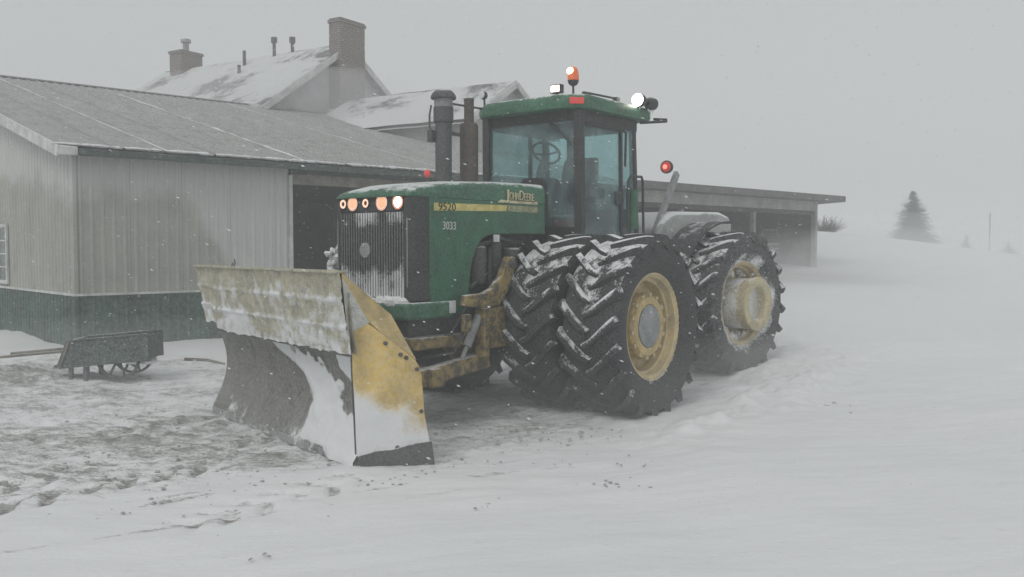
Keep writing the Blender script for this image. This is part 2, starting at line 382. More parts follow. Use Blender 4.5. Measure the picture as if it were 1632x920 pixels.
# ------------------------------------------------------------------ ground
def spread(a, b, step, far0, far1, g=1.13):
    c = list(np.arange(a, b + 1e-6, step)); s_ = step; x = a; lo = []
    while x > far0: s_ *= g; x -= s_; lo.append(x)
    s_ = step; x = c[-1]; hi = []
    while x < far1: s_ *= g; x += s_; hi.append(x)
    return np.array(lo[::-1] + c + hi)
gx = spread(-7.5, 5.5, .03, -420, 420); gy = spread(4.2, 14.6, .03, -120, 420)
X, Y = np.meshgrid(gx, gy); Z = H(X, Y)
near = sst(60, 25, np.hypot(X, Y))
# the lane the plough has scraped: direction (.84,.54); sd = distance to the far side of its edge, along = distance down it
LX, LY = np.array([.843, .538]), np.array([-.538, .843])
along = (X + 3.45) * LX[0] + (Y - 6.1) * LX[1]; sdist = (X + 3.45) * LY[0] + (Y - 6.1) * LY[1]
wob = fbm(along * .5, sdist * .5) - .5
lane = sst(-.1, .7, sdist + wob * .9) * sst(-.3, .9, 14.2 - (Y + .12 * X) + wob * 2)
left = sst(2.5, -1.0, X + .25 * (Y - 8) + wob * 3)
mask = lane * left
# under and behind the tractor the ground is scraped too
tx, ty = X + .03, Y - 11.27; th = np.array([-.6157, -.788]); tl_ = np.array([.788, -.6157])
u_ = tx * th[0] + ty * th[1]; v_ = tx * tl_[0] + ty * tl_[1]
under = sst(2.15, 1.5, np.abs(v_ + .1 + wob * .6)) * sst(-3.8, -2.6, u_) * sst(4.2, 2.6, u_)
mask = np.maximum(mask, under * .9)
patch = fbm(X * .55 + 3, Y * 1.1 + 5, 5); fine = fbm(along * 3.2, sdist * 5.5, 4); mid = fbm(along * 1.1 + 9, sdist * 1.9, 4)
dirt = mask * (.22 + .75 * np.clip(patch - .38, 0, 1) + .55 * (fine - .46))
# lug prints: the tractor's own old tracks, parallel to the way it faces
qa = X * .616 + Y * .788; qc = X * .788 - Y * .616; prints = np.zeros_like(X)
for c0, q0, q1, k in ((-5.60, 3.6, 4.9, 1), (-7.02, 2.6, 5.2, 1), (-7.65, 2.4, 5.6, 1), (-8.5, 2.6, 5.8, 0), (-9.2, 2.8, 6.5, 1)):
    q = qc - c0 + .1 * wob; row = sst(.30, .18, np.abs(q)) * sst(q0 - .3, q0, qa) * sst(q1 + .3, q1, qa)
    ph = (qa + (.8 if k else -.8) * np.abs(q) + .08 * wob) / .31; bar = np.abs((ph % 1) - .5)
    prints = np.maximum(prints, row * sst(.30, .14, bar) * sst(.36, .52, fbm(X * 2.2 + c0, Y * 2.2, 3)))
dirt += prints * .42 * sst(-.4, .2, sdist + .5)
# thin scuffs with exposed ground, in front of and right of the blade
sc = sst(.62, .78, fbm(along * .8, sdist * 7 + 3, 4)) * sst(-1.3, -.4, sdist) * sst(.9, .0, sdist) * sst(9, 5, along)
dirt += .5 * sc
clean = sst(.2, -.6, sdist)
Z = Z + near * (.09 * (fbm(X * .45, Y * .45, 3) - .5) * 2 * (.4 + .6 * (1 - lane)) + mask * (.05 * (mid - .5) + .07 * (fine - .5) + .055 * (fbm(X * 8, Y * 8, 4) - .5)) - .03 * prints
    + .05 * (1 - mask) * (fbm(X * 1.6 + 4, Y * 2.6, 4) - .5) * sst(-3, 0, sdist) + .026 * (fbm(X * .9 + Y * .25, Y * 5 - X * 1.2, 4) - .5))
# churned ridge of loose snow alongside the wheels and behind them
rg = np.exp(-((v_ - 2.75) / .35) ** 2) * sst(1.6, .2, u_) * sst(-9, -3, u_)
Z += rg * (.02 + .22 * np.clip(fbm(X * 4.5, Y * 4.5, 5) - .36, 0, 1))
rg2 = np.exp(-((v_ - 1.2) / .8) ** 2) * sst(-3.4, -4.6, u_) * sst(-12, -6, u_)
Z += rg2 * .16 * (fbm(X * 3.2, Y * 3.2, 5) - .2)
Z += .15 * np.exp(-((v_ - 2.35) / .75) ** 2) * sst(-.2, -1.3, u_) * sst(-8, -4, u_) * (.75 + .6 * (fbm(X * 3, Y * 3, 4) - .5)) + .10 * np.exp(-((v_ - 2.3) / .9) ** 2) * sst(.1, -3, u_) * sst(-8, -4, u_) * (fbm(X * 7, Y * 7, 4) - .5)
Z += .055 * (sst(.85, .45, np.abs(u_)) + sst(.85, .45, np.abs(u_ + 3.5))) * sst(2.5, 2.1, np.abs(v_)) * (.6 + .8 * fbm(X * 5, Y * 5, 4))
# drift heaped on the left against the barn and a low spoil bank beside the cart
bank = np.exp(-(((X + 7.2) / 1.7) ** 2 + ((Y - 12.9) / .7) ** 2)); Z += bank * .16 * fbm(X * 3, Y * 3, 4) * 1.5
dirt += bank * .55 * (fbm(X * 4, Y * 4, 3) - .1)
swept = np.exp(-(((X - 9.6) / 3.6) ** 2 + ((Y - 28.3) / 2.6) ** 2)); dirt = np.clip(dirt, 0, .9) * near + .55 * swept
ny, nx = X.shape
co = np.stack([X, Y, Z], -1).reshape(-1, 3)
i0 = (np.arange(ny - 1)[:, None] * nx + np.arange(nx - 1)[None, :]).ravel()
fa = np.stack([i0, i0 + 1, i0 + nx + 1, i0 + nx], -1)
me = bpy.data.meshes.new('snow_ground'); me.vertices.add(len(co)); me.vertices.foreach_set('co', co.astype(np.float32).ravel())
me.loops.add(fa.size); me.loops.foreach_set('vertex_index', fa.astype(np.int32).ravel())
me.polygons.add(len(fa)); me.polygons.foreach_set('loop_start', np.arange(0, fa.size, 4, dtype=np.int32))
me.update(calc_edges=True); me.polygons.foreach_set('use_smooth', np.ones(len(fa), bool))
at = me.attributes.new('dirt', 'FLOAT', 'POINT'); at.data.foreach_set('value', dirt.astype(np.float32).ravel())
me.materials.append(M['ground']); g = link('ground', me); g['kind'] = 'structure'

# ------------------------------------------------------------------ the tractor (local axes: x forward, y to its left, z up)
TO = (-.03, 11.27, 0); TRZ = math.atan2(-.788, -.6157)
T = thing('tractor', 'large green four-wheel-drive articulated tractor with lit lamps and a yellow snow blade in front', 'tractor', TO, TRZ)
REAR = Matrix.Translation((-1.75, 0, 0)) @ Matrix.Rotation(R(-7), 4, 'Z') @ Matrix.Translation((1.75, 0, 0))

# --- tyres and rims
TR, TWID, NL = 1.03, .71, 20
TP = [(-.20, .575), (-.26, .60), (-.325, .70), (-.352, .80), (-.345, .88), (-.315, .935), (-.24, .962), (-.12, .972), (0, .976),
      (.12, .972), (.24, .962), (.315, .935), (.345, .88), (.352, .80), (.325, .70), (.26, .60), (.20, .575)]
def prof_r(wv):
    a = abs(wv); k = [(0, .976), (.12, .972), (.24, .962), (.315, .935), (.345, .88)]
    for (a0, r0), (a1, r1) in zip(k, k[1:]):
        if a <= a1: return r0 + (r1 - r0) * (a - a0) / (a1 - a0)
    return .88
def make_tyre(seed, pack):
    rnd = random.Random(seed); m = MB(); sn = []
    n = 72; m.lathe(TP, n, 'Y', closed=True)
    for (wv, rv) in TP:
        for k in range(n):
            t = 2 * math.pi * k / n
            f = .0
            if abs(wv) < .25 and rv > .95: f = pack * (.8 * max(0, math.cos(t)) ** .4 * (1 - abs(wv) / .3) if math.cos(t) > 0 else 0) * max(0, math.sin(t + .45)) ** .8
            if wv > .15 and pack > 1: f = .62 * float(sst(.86, .64, rv))
            sn.append(f * (.6 + .8 * vnoise(t * 3 + seed, wv * 6)))
    # the lathe maps angle t to (x=cos, z=sin): t=0 is the front of the wheel, t=90 the top
    for side in (-1, 1):
        for i in range(NL):
            th0 = 2 * math.pi * (i + (.5 if side > 0 else 0)) / NL
            samp = [(-.03, 0), (.06, .0), (.14, .0), (.22, .0), (.29, .0), (.345, -.012), (.372, -.05)]
            vs = []; ss = []
            for j, (aw, dz) in enumerate(samp):
                k = max(0, aw) / .35
                th = th0 + .30 * k ** 1.1
                half_b = .040 + .012 * k; half_t = .026 + .008 * k
                rb = (prof_r(min(aw, .345)) if aw > 0 else .976) - .012
                rt = 1.03 - .010 * k * k + dz * 1.0
                wb = side * min(aw, .35); wt = side * aw
                if j == len(samp) - 1: rb, rt, wb, wt = .86, .955, side * .335, side * .366
                if j == 0: rt = 1.022
                for (hb, rr, ww) in ((-half_b, rb, wb), (-half_t, rt, wt), (half_t, rt, wt), (half_b, rb, wb)):
                    # normal to the bar in the tread plane, roughly 45 degrees
                    ta = th + hb / 1.0 * .80; w2 = ww - side * hb * .55
                    vs.append((rr * math.cos(ta), w2, rr * math.sin(ta)))
                    c, s_ = math.cos(ta), math.sin(ta)
                    base_f = 0.
                    if c > 0: base_f = pack * .60 * c ** .3 * max(.42 if rnd.random() < .75 else .1, max(0, math.sin(ta + .6)) ** .5)
                    # the flank that looks up when the bar is at the front of the wheel gathers snow
                    ss.append(base_f * (1.25 if hb > 0 else .30) * (.45 + 1.1 * rnd.random()))
            fs = []
            for j in range(len(samp) - 1):
                for k in range(3): fs.append((j * 4 + k, j * 4 + k + 1, (j + 1) * 4 + k + 1, (j + 1) * 4 + k))
            fs.append((0, 1, 2, 3)); e = (len(samp) - 1) * 4; fs.append((e + 3, e + 2, e + 1, e))
            m.add(vs, fs); sn += ss
    return m.mesh('tyre', M['rubber_caked' if pack > 1 else 'rubber'], 28, snow=sn)
def make_rim(m):
    m.lathe([(.225, .600), (.25, .598), (.255, .575), (.235, .560), (.225, .545), (.15, .535), (.14, .505), (.02, .495), (.0, .47), (-.02, .10), (-.05, .10), (-.07, .505), (-.235, .56), (-.25, .598), (-.225, .60)], 48, 'Y', closed=True)
    for k in range(48):           # studs of ice and gum round the flange
        t = 2 * math.pi * k / 48; m.box(-.008, .008, .235, .255, -.02, .02, 0, Matrix.Rotation(t, 4, 'Y') @ Matrix.Translation((.615, 0, 0)) @ Matrix.Rotation(R(90), 4, 'Y'))
    return m
def make_drum():
    m = MB(); m.lathe([(.0, .36), (.13, .365), (.16, .36), (.185, .335), (.20, .325), (.20, .245), (.185, .24), (.185, 0.0001)], 42, 'Y'); return m
def wheel(loc, rear, side, pack, kind, seed):
    wobj = link('wheel', None, T, loc, (0, 0, R(-7) if rear else 0)); wobj.scale = (1, side, 1)
    wobj.rotation_euler.rotate_axis('Y', 0)
    link('tyre', make_tyre(seed, pack), wobj)
    part('rim', make_rim(MB()), M['rim'], wobj)
    if kind == 'dual':
        part('hub', make_drum(), M['yellow'], wobj)
        lug = B(.335, .372, .08, .197, -.024, .024).mesh('hub_lug', M['rim'], 0)
        for k in range(14): link('hub_lug', lug, wobj, None, (0, 2 * math.pi * (k + .3) / 14, 0))
        m = MB(); m.lathe([(.18, .235), (.205, .235), (.21, .225), (.21, .0001)], 36, 'Y'); part('hub_cap', m, M['grey_steel'], wobj)
    elif kind == 'spacer':
        m = MB(); m.lathe([(-.02, .355), (.30, .357), (.41, .364), (.45, .378), (.485, .375), (.49, .36), (.49, .26), (.47, .235), (.34, .22), (.34, .0001)], 44, 'Y')
        sn = [(.60 if p[1] < .40 else .36 if math.hypot(p[0], p[2]) > .25 else .22) for p in m.v]
        part('hub_extension', m, M['hubsnow'], wobj, snow=sn)
        # snow packed round the hub inside the rim
        m = MB()
        for k in range(80):
            t = random.uniform(0, 2 * math.pi); r_ = random.uniform(.42, .54)
            m.ball((r_ * math.cos(t), random.uniform(.02, .2), r_ * math.sin(t)), (random.uniform(.018, .05),) * 3, 7, 5, 0, .25)
        part('snow', m, M['snow_lump'], wobj, kind='stuff')
    return wobj
M['hubsnow'] = mat('rimed_yellow_hub', (.46, .37, .17), .6, up=.8, dust=.6, scale=5, thr=.7, attr=True)
wheel((0, 1.77, TR), 0, 1, .9, 'dual', 5)
wheel((0, .97, TR), 0, 1, .75, 'plain', 6)
wheel((0, -.97, TR), 0, -1, .6, 'plain', 7)
wheel((0, -1.77, TR), 0, -1, .6, 'dual', 8)
wheel(REAR @ Vector((-3.51, 1.16, TR + .08)), 1, 1, 1.05, 'spacer', 9)
wheel(REAR @ Vector((-3.51, -.97, TR + .08)), 1, -1, .5, 'plain', 10)

# --- hood
m = MB(); rows = []
for (x, zt, hw, e) in [(2.335, 2.44, .52, .02), (2.325, 2.47, .54, .03), (2.28, 2.505, .56, .05), (2.18, 2.535, .575, .06), (2.0, 2.575, .578, .07), (1.5, 2.625, .578, .075), (.8, 2.66, .578, .08), (.06, 2.675, .578, .08)]:
    zs = 2.42; row = [(x, hw, zs)]
    for k in range(0, 9):
        t = R(90 * k / 8); row.append((x, hw - .10 + .10 * math.cos(t), zt - .11 + .085 * math.sin(t)) if zt - .11 > zs - .02 else (x, hw - .10 + .10 * math.cos(t), zs + (zt - .025 - zs) * math.sin(t)))
    for k in range(1, 8):
        y = (hw - .10) * (1 - k / 4); row.append((x, y, zt - .025 + .025 * (1 - (y / hw) ** 2)))
    row += [(p[0], -p[1], p[2]) for p in row[:9]][::-1] + [(x, -hw, zs)]
    rows.append(row)
m.sheet(rows)
n = len(rows[0]); m.add(rows[0], [tuple(range(n))])
hood = part('hood', m, M['green'], T, smooth=50)
m = MB()
sp = [(2.05, 1.2), (2.05, 2.419), (.06, 2.419), (.045, 2.06), (.98, 2.055), (1.12, 2.035), (1.24, 1.98), (1.33, 1.88), (1.385, 1.76), (1.41, 1.66), (1.45, 1.36), (1.50, 1.2)]
for s_ in (1, -1):
    m = MB(); m.prism(sp, s_ * .535, s_ * .577); part('side_panel', m, M['green_flat'], T, .008)
m = MB(); m.box(1.70, 2.40, -.60, .60, 1.17, 1.345); part('bumper', m, M['green'], T, .03)
m = MB(); m.box(1.69, 1.79, .603, .612, 1.215, 1.345); part('reflector', m, M['white_plate'], T, .004)
# nose: black wrap either side, lamp panel, grille
def corner(s_):
    pl = [(2.05, .57), (2.20, .572), (2.27, .56), (2.312, .525), (2.318, .47), (2.27, .47), (2.26, .50), (2.05, .53)]
    m = MB(); m.prism([(x, s_ * y) for x, y in pl], 1.36, 2.425, 'Z')
    return m
for s_ in (1, -1):
    o = part('nose_corner', corner(s_), M['black'], T, .006)
    m = MB(); m.box(2.305, 2.322, s_ * .515 - .004, s_ * .515 + .004, 1.5, 2.2); part('trim_strip', m, M['grey_steel'], o)
m = MB(); m.box(2.22, 2.30, -.468, .468, 2.27, 2.435); lp = part('lamp_panel', m, M['black'], T, .006)
m = MB(); m.box(2.2, 2.262, -.468, .468, 1.36, 2.268); gr = part('grille', m, M['interior'], T)
for k in range(25):
    y = -.455 + .91 * k / 24; m = MB(); sn = []; zz = np.linspace(1.39, 2.262, 15)
    for z in zz:
        m.v += [(2.285, y - .008, z), (2.318, y - .008, z), (2.318, y + .008, z), (2.285, y + .008, z)]
        q = .62 * sst(1.85, 1.6, z) + .5 * sst(2.05, 2.15, z) + .9 * (fbm(y * 7 + 3, z * 3, 3) - .5); sn += [float(q)] * 4
    for i in range(14):
        for j in range(4): m.f.append((i * 4 + j, i * 4 + (j + 1) % 4, i * 4 + 4 + (j + 1) % 4, i * 4 + 4 + j)); m.mi.append(0)
    part('grille_bar', m, M['grille'], gr, smooth=0, snow=sn)
for z in (1.6, 1.83, 2.05):
    m = MB(); m.box(2.268, 2.284, -.468, .468, z - .008, z + .008); part('grille_rail', m, M['interior'], gr)
m = MB(); m.lathe([(2.316, .080), (2.325, .076), (2.329, .05), (2.33, .0001)], 24, 'X', (0, -.096, 1.873)); part('emblem', m, M['embl'], gr)
m = MB()
for k in range(60):
    y = random.uniform(-.45, .5); m.ball((2.33 + random.uniform(-.03, .05), y, 1.355), (random.uniform(.03, .06), random.uniform(.04, .09), random.uniform(.02, .06) * (1.2 - .6 * abs(y))), 7, 5, 0, .2)
part('snow', m, M['snow_lump'], T, kind='stuff')
for (y, r_, kd) in [(-.435, .05, 1), (-.285, .062, 0), (-.09, .048, 1), (.152, .068, 0), (.385, .062, 2)]:
    m = MB(); m.lathe([(2.300, r_ + .012), (2.318, r_ + .010), (2.320, r_), (2.306, r_ - .004)], 24, 'X', (0, y, 2.362))
    hl = part('headlight', m, M['black'], T)
    m = MB()
    if kd == 1:
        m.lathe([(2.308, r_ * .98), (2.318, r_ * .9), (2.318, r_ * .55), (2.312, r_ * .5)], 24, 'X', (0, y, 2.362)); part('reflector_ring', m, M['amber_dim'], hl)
        m = MB(); m.lathe([(2.311, r_ * .52), (2.315, r_ * .45), (2.316, .0001)], 20, 'X', (0, y, 2.362)); part('bulb_shield', m, M['lamp_dark'], hl)
    else:
        m.lathe([(2.308, r_ * .99), (2.318, r_ * .85), (2.324, r_ * .45), (2.326, .0001)], 24, 'X', (0, y, 2.362))
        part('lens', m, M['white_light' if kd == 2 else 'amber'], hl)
        m = MB(); m.lathe([(2.312, r_ * .995), (2.322, r_ + .008), (2.318, r_ + .013)], 24, 'X', (0, y, 2.362)); part('halo_ring', m, M['amber' if kd == 2 else 'amber_dim'], hl)  # added glowing ring stands in for the halo round the lit lens
# decals and lettering on the left side
def on_side(me, x, z, m, name='lettering', parent=hood, y=.581, sx=1, sy=1):
    o = link(name, me, parent); me.materials.clear(); me.materials.append(m)
    o.matrix_local = Matrix(((-sx, 0, 0, x), (0, 0, 1, y), (0, sy, 0, z), (0, 0, 0, 1))); return o
def strip(poly, m, name='stripe'):
    b_ = MB(); b_.prism(poly, .576, .5805); return part(name, b_, M[m], hood)
strip([(1.99, 2.28), (1.99, 2.362), (.78, 2.378), (.80, 2.310)], 'decal_yellow')
strip([(.775, 2.312), (.755, 2.378), (.205, 2.381), (.205, 2.305)], 'decal_dull')
strip([(.95, 2.405), (.90, 2.436), (.205, 2.440), (.205, 2.405)], 'decal_pale')
on_side(text_mesh('9520', .115), 1.93, 2.287, M['ink'], sx=1.2)
tx0 = .835
for s_, sz, adv in (('J', .165, .085), ('OHN', .125, .185), ('D', .165, .088), ('EERE', .125, .2)):
    me_ = text_mesh(s_, sz); xs = [v.co.x for v in me_.vertices]; k = (adv - .012) / (max(xs) - min(xs))
    on_side(me_.copy(), tx0 + min(xs) * k - .010, 2.434, M['ink'], name='lettering_shade', sx=k * 1.02, y=.5855)
    on_side(me_, tx0 + min(xs) * k, 2.442, M['decal_pale'], sx=k, y=.592); tx0 -= adv
on_side(text_mesh('3033', .118), 1.865, 2.09, M['white_ink'], sx=.92)
m = MB(); m.box(.93, 1.03, .58, .588, 1.965, 2.045); part('warning_plate', m, M['white_plate'], hood)

# --- engine bay, chassis
m = MB(); m.box(.0, 1.9, -.36, .36, 1.25, 2.1); part('engine', m, M['steel'], T, .03)
for (x, z, r_) in ((1.15, 1.72, .10), (.85, 1.85, .08), (.55, 1.7, .12)):
    m = MB(); m.lathe([(z - .22, r_ * .9), (z - .2, r_), (z + .18, r_), (z + .2, r_ * .7)], 16, 'Z', (x, .45, 0)); part('oil_filter', m, M['steel'], T)
for pts in ([(1.35, .5, 1.45), (1.1, .52, 1.6), (.7, .53, 1.55), (.2, .5, 1.75)], [(1.3, .48, 1.9), (.9, .55, 2.0), (.4, .5, 1.95), (.05, .5, 1.6)], [(1.2, .5, 1.35), (.9, .56, 1.4), (.5, .55, 1.9)], [(1.0, .5, 1.9), (1.05, .55, 1.6), (1.0, .5, 1.3)]):
    m = MB(); m.tube(pts, .022, 8); part('hose', m, M['black'], T)
m = MB(); m.box(-1.6, 2.2, -.42, .42, .86, 1.25); m.box(-1.7, -1.0, -.3, .3, .7, 1.6); part('front_frame', m, M['steel'], T, .02)
m = MB(); m.lathe([(-1.72, .16), (-1.5, .18), (-.6, .24), (-.35, .34), (.35, .34), (.6, .24), (1.5, .18), (1.72, .16)], 20, 'Y', (0, 0, TR)); part('front_axle', m, M['steel'], T)
m = MB(); m.add(*(lambda q: (q.v, q.f))(B(-4.5, -1.9, -.4, .4, .9, 1.5)), 0, REAR); part('rear_frame', m, M['steel'], T, .02)
m = MB(); q = MB(); q.lathe([(-1.3, .17), (-.6, .24), (-.35, .34), (.35, .34), (.6, .24), (1.3, .17)], 20, 'Y', (-3.51, 0, TR + .08)); m.add(q.v, q.f, 0, REAR); part('rear_axle', m, M['steel'], T)
m = MB(); m.tube([(-1.75, 0, .6), (-1.75, 0, 1.6)], .18, 16); part('hinge_pin', m, M['steel'], T)

# --- blade carrier (yellow arms, brackets, push frame)
for s_ in (1, -1):
    m = MB(); m.prism([(.83, 1.80), (.93, 1.80), (.99, 1.72), (1.05, 1.60), (1.20, 1.46), (1.36, 1.41), (1.66, 1.40), (1.68, 1.29), (1.35, 1.25), (1.10, 1.27), (.95, 1.42), (.86, 1.60), (.79, 1.70)], s_ * .64, s_ * .73)
    o = part('mount_arm', m, M['frame_yellow'], T, .015)
    m = MB(); m.tube([(.88, s_ * .62, 1.72), (.88, s_ * .75, 1.72)], .05, 14); part('pin', m, M['steel'], o)
    m = MB(); m.box(1.31, 1.40, s_ * .62, s_ * .76, .72, 1.252); m.box(.95, 1.31, s_ * .64, s_ * .70, .80, 1.25); part('mount_bracket', m, M['frame_yellow'], T, .012)
    m = MB(); m.beam((1.2, s_ * .60, .68), (2.25, s_ * .58, .57), .14, .17); part('push_beam', m, M['frame_yellow'], T, .012)
    m = MB(); m.tube([(1.38, s_ * .66, 1.17), (1.55, s_ * .64, .85)], .048, 12); o = part('lift_cylinder', m, M['grey_steel'], T)
    m = MB(); m.tube([(1.54, s_ * .64, .87), (1.69, s_ * .62, .58)], .024, 10); part('piston_rod', m, M['grey_steel'], o)
    m = MB(); m.box(1.60, 1.72, s_ * .70, s_ * .75, 1.02, 1.20); part('lug_plate', m, M['frame_yellow'], T, .01)
m = MB(); m.box(1.98, 2.16, -.72, .72, .48, .67); part('cross_beam', m, M['frame_yellow'], T, .02)
m = MB(); m.box(1.35, 2.3, -.60, .60, .86, .98); part('belly_plate', m, M['frame_yellow'], T, .012)
m = MB(); m.beam((2.1, 0, .55), (2.95, 0, .45), .3, .2); part('pivot_beam', m, M['frame_yellow'], T, .015)
for pts in ([(1.62, .7, 1.1), (1.8, .68, .8), (2.2, .4, .75), (2.7, .2, .8)], [(1.5, .62, 1.3), (1.75, .6, 1.0), (2.0, .5, .9)]):
    m = MB(); m.tube(pts, .016, 8); part('hose', m, M['black'], T)

# --- the snow blade, in its own axes: u along from its right end, v forward, z up
b1 = Vector((2.664, -2.205, 0)); b2 = Vector((3.512, 1.141, 0)); bu = (b2 - b1).normalized(); bv = Vector((bu.y, -bu.x, 0))
BM = Matrix(((bu.x, bv.x, 0, b1.x), (bu.y, bv.y, 0, b1.y), (0, 0, 1, 0), (0, 0, 0, 1)))
BL = link('plow_blade', None, T); BL.matrix_local = BM; BL['label'] = 'wide yellow snow blade caked with snow, its curved face half bare'
BLEN = 3.45
def face_v(z): return .05 - .20 * math.sin(math.pi * min(1, max(0, (z - .05) / 1.15))) + .06 * z
def ext_z0(u): return .985 + .07 * float(sst(.38, .26, u))
# curved lower face: dense grid with snow packed on its left-hand (outer) half
nu, nz = 150, 56; U = np.linspace(-.05, 3.46, nu); V = np.linspace(0, 1, nz)
rows = []; sn = []
bx = np.array([0, .1, .45, .63, .80, .9, 1.3]); bu_ = np.array([2.30, 2.25, 2.18, 2.05, 1.75, 1.45, .9])
for i in range(nz):
    row = []
    for j in range(nu):
        u = U[j]; z = V[i] * (ext_z0(u) + .06)
        nn = fbm(u * 2.2, z * 2.2, 4) - .5; n2 = fbm(u * 9, z * 9, 3) - .5
        edge = np.interp(z, bx, bu_) + .35 * nn
        s_ = sst(-.10, .22, u - edge)
        bare_and_shade = sst(.30, .14, math.hypot((u - 2.97 + .12 * math.sin(z * 9)) / .9, (z - .70) / 1.1) + .55 * nn + .2 * n2) + sst(.14, .05, ext_z0(u) - z + .2 * n2 + .15 * nn) * sst(3.1, 2.7, u) * sst(1.8, 2.2, u)  # bare patch, plus shade under the extension painted as a snow-free strip
        bare_and_shade += sst(.11, .04, z) * sst(3.1, 2.6, u)
        s_ = s_ * (1 - min(1, bare_and_shade)) + .55 * n2 + .25 * (fbm(u * 22, z * 3, 3) - .5); s_ = max(0, s_) * (1 if u > .02 else .6); s_ = max(s_, (.42 * sst(.45, .0, z + .25 * nn) + .8 * n2 * sst(.5, .1, z)))
        row.append((u, face_v(z) + s_ * (.035 + .05 * nn + .02 * n2), z)); sn.append(float(s_))
    rows.append(row)
m = MB(); m.sheet(rows); nf = len(m.v)
m.sheet([[(p[0], p[1] - .045 if False else face_v(p[2]) - .04, p[2]) for p in r_[::10]] for r_ in rows[::5]]); sn += [0.] * (len(m.v) - nf)
part('moldboard', m, M['blade_face'], BL, smooth=60, snow=sn, label='curved lower blade face, dark worn steel on one side and packed snow on the other')
# upper extension: three rolled courses caked with snow
nu, nz = 170, 44; rows = []; sn = []
for i in range(nz):
    t = i / (nz - 1); row = []
    for j in range(nu):
        u = -.02 + 3.56 * j / (nu - 1); zb = ext_z0(u) + (.04 * (fbm(u * 5, 3.3, 4) - .5) * 2 if i == 0 else 0)
        z = zb + (1.69 - zb) * t
        vv = .135 + .12 * t; q = t * 3; fr_ = abs(q - round(q))
        ridge = .017 * math.exp(-(fr_ / .07) ** 2) if 0.3 < q < 2.7 else 0
        nn = fbm(u * 2.6 + 4, z * 3.5, 4) - .5; n2 = fbm(u * 13, z * 13 + 5, 3) - .5
        lower = sst(.62, .05, t)
        s_ = .40 + .38 * lower * (.55 + nn) + .75 * n2 + .5 * nn + .20 * math.exp(-((fr_ - .02) / .10) ** 2) - .22 * sst(.75, .95, t) - .05 * sst(2.0, 3.2, u)
        row.append((u, vv + ridge + .03 * nn + .025 * n2, z)); sn.append(float(np.clip(s_, 0, 1)))
    rows.append(row)
m = MB(); m.sheet(rows); nf = len(m.v)
m.sheet([[(p[0], .09 + .10 * (k / 4), p[2]) for p in rows[int(k / 4 * (nz - 1))][::13]] for k in range(5)]); sn += [0.] * (len(m.v) - nf)
part('blade_extension', m, M['blade_caked'], BL, smooth=60, snow=sn, label='upper yellow course of the blade, mottled with rime')
m = MB(); m.box(-.02, 3.50, .15, .275, 1.680, 1.706); part('top_rail', m, M['blade_caked'], BL, .008, snow=[.1] * 8)
m = MB(); m.box(.30, 3.46, .10, .135, .972, .988); part('lower_lip', m, M['steel'], BL)
m = MB(); m.box(-.05, 2.80, .052, .064, -.02, .055); part('cutting_edge', m, M['grey_steel'], BL, .004)
rib = MB(); rib.prism([(-.42, .12)] + [(face_v(z) - .05, z) for z in (.02, .25, .5, .75, .97)] + [(face_v(1.05) - .07, 1.05), (.10, 1.5), (-.12, 1.1), (-.42, .6)], -.012, .012, 'X')
rib = rib.mesh('back_rib', M['frame_yellow'], 0)
for k in range(8): link('back_rib', rib, BL, (.2 + .42 * k, 0, 0))
m = MB(); m.beam((0, -.36, .55), (3.4, -.36, .55), .2, .2); part('back_beam', m, M['frame_yellow'], BL, .01)
# end plate, raked back; s runs backwards from the blade's left end
es = Vector((.350, -.9367, 0)); en = Vector((.9367, .350, 0))
def EP(s_, z, off=0): return Vector((BLEN, 0, 0)) + es * s_ + en * off + Vector((0, 0, z))
edgeL = [(0, -.06), (.13, -.053), (.6, -.07), (.8, -.08), (1.17, -.088)]
topE = [(-.088, 1.17), (-.06, 1.225), (0, 1.25), (.052, 1.25), (.2, 1.14), (.456, .93), (.5, .86), (.522, .77), (.543, .44), (.62, 0)]
rows = []; sn = []; nzz, nss = 60, 36
def right_s(z): 
    pts = sorted([(z_, s_) for s_, z_ in topE[3:]]); return float(np.interp(z, [p[0] for p in pts], [p[1] for p in pts]))
def left_s(z): return float(np.interp(z, [0, .13, .6, .8, 1.17, 1.225, 1.25], [-.02, -.053, -.07, -.08, -.088, -.06, .0]))
for i in range(nzz):
    z = 1.25 * i / (nzz - 1); row = []
    for j in range(nss):
        t = j / (nss - 1); s_ = left_s(z) + (right_s(z) - left_s(z)) * t
        nn = fbm(s_ * 5 + 2, z * 3.5, 4) - .5; n2 = fbm(s_ * 20, z * 20, 3) - .5
        f = sst(.24, -.26, z - (.70 - .26 * t) + .40 * nn)
        row.append(tuple(EP(s_, z, .012 + f * (.014 + .03 * nn)))); sn.append(float(f) * .95)
    rows.append(row)
m = MB(); m.sheet(rows)
bk = [[tuple(EP(left_s(1.25 * i / 9) + (right_s(1.25 * i / 9) - left_s(1.25 * i / 9)) * j / 4, 1.25 * i / 9, -.014)) for j in range(5)] for i in range(10)]
m.sheet(bk); per = lambda g_: [r_[0] for r_ in g_] + g_[-1][1:] + [r_[-1] for r_ in g_[::-1]][1:]
side = [(left_s(z), z) for z in np.linspace(0, 1.25, 12)] + [(right_s(z), z) for z in np.linspace(1.25, 0, 12)]
m.sheet([[tuple(EP(s_, z, -.014)) for s_, z in side], [tuple(EP(s_, z, .013)) for s_, z in side]])
sn += [0.] * (len(m.v) - len(sn))
ep = part('end_plate', m, M['blade_yellow'], BL, smooth=60, snow=sn, label='yellow end plate, plastered white low down')
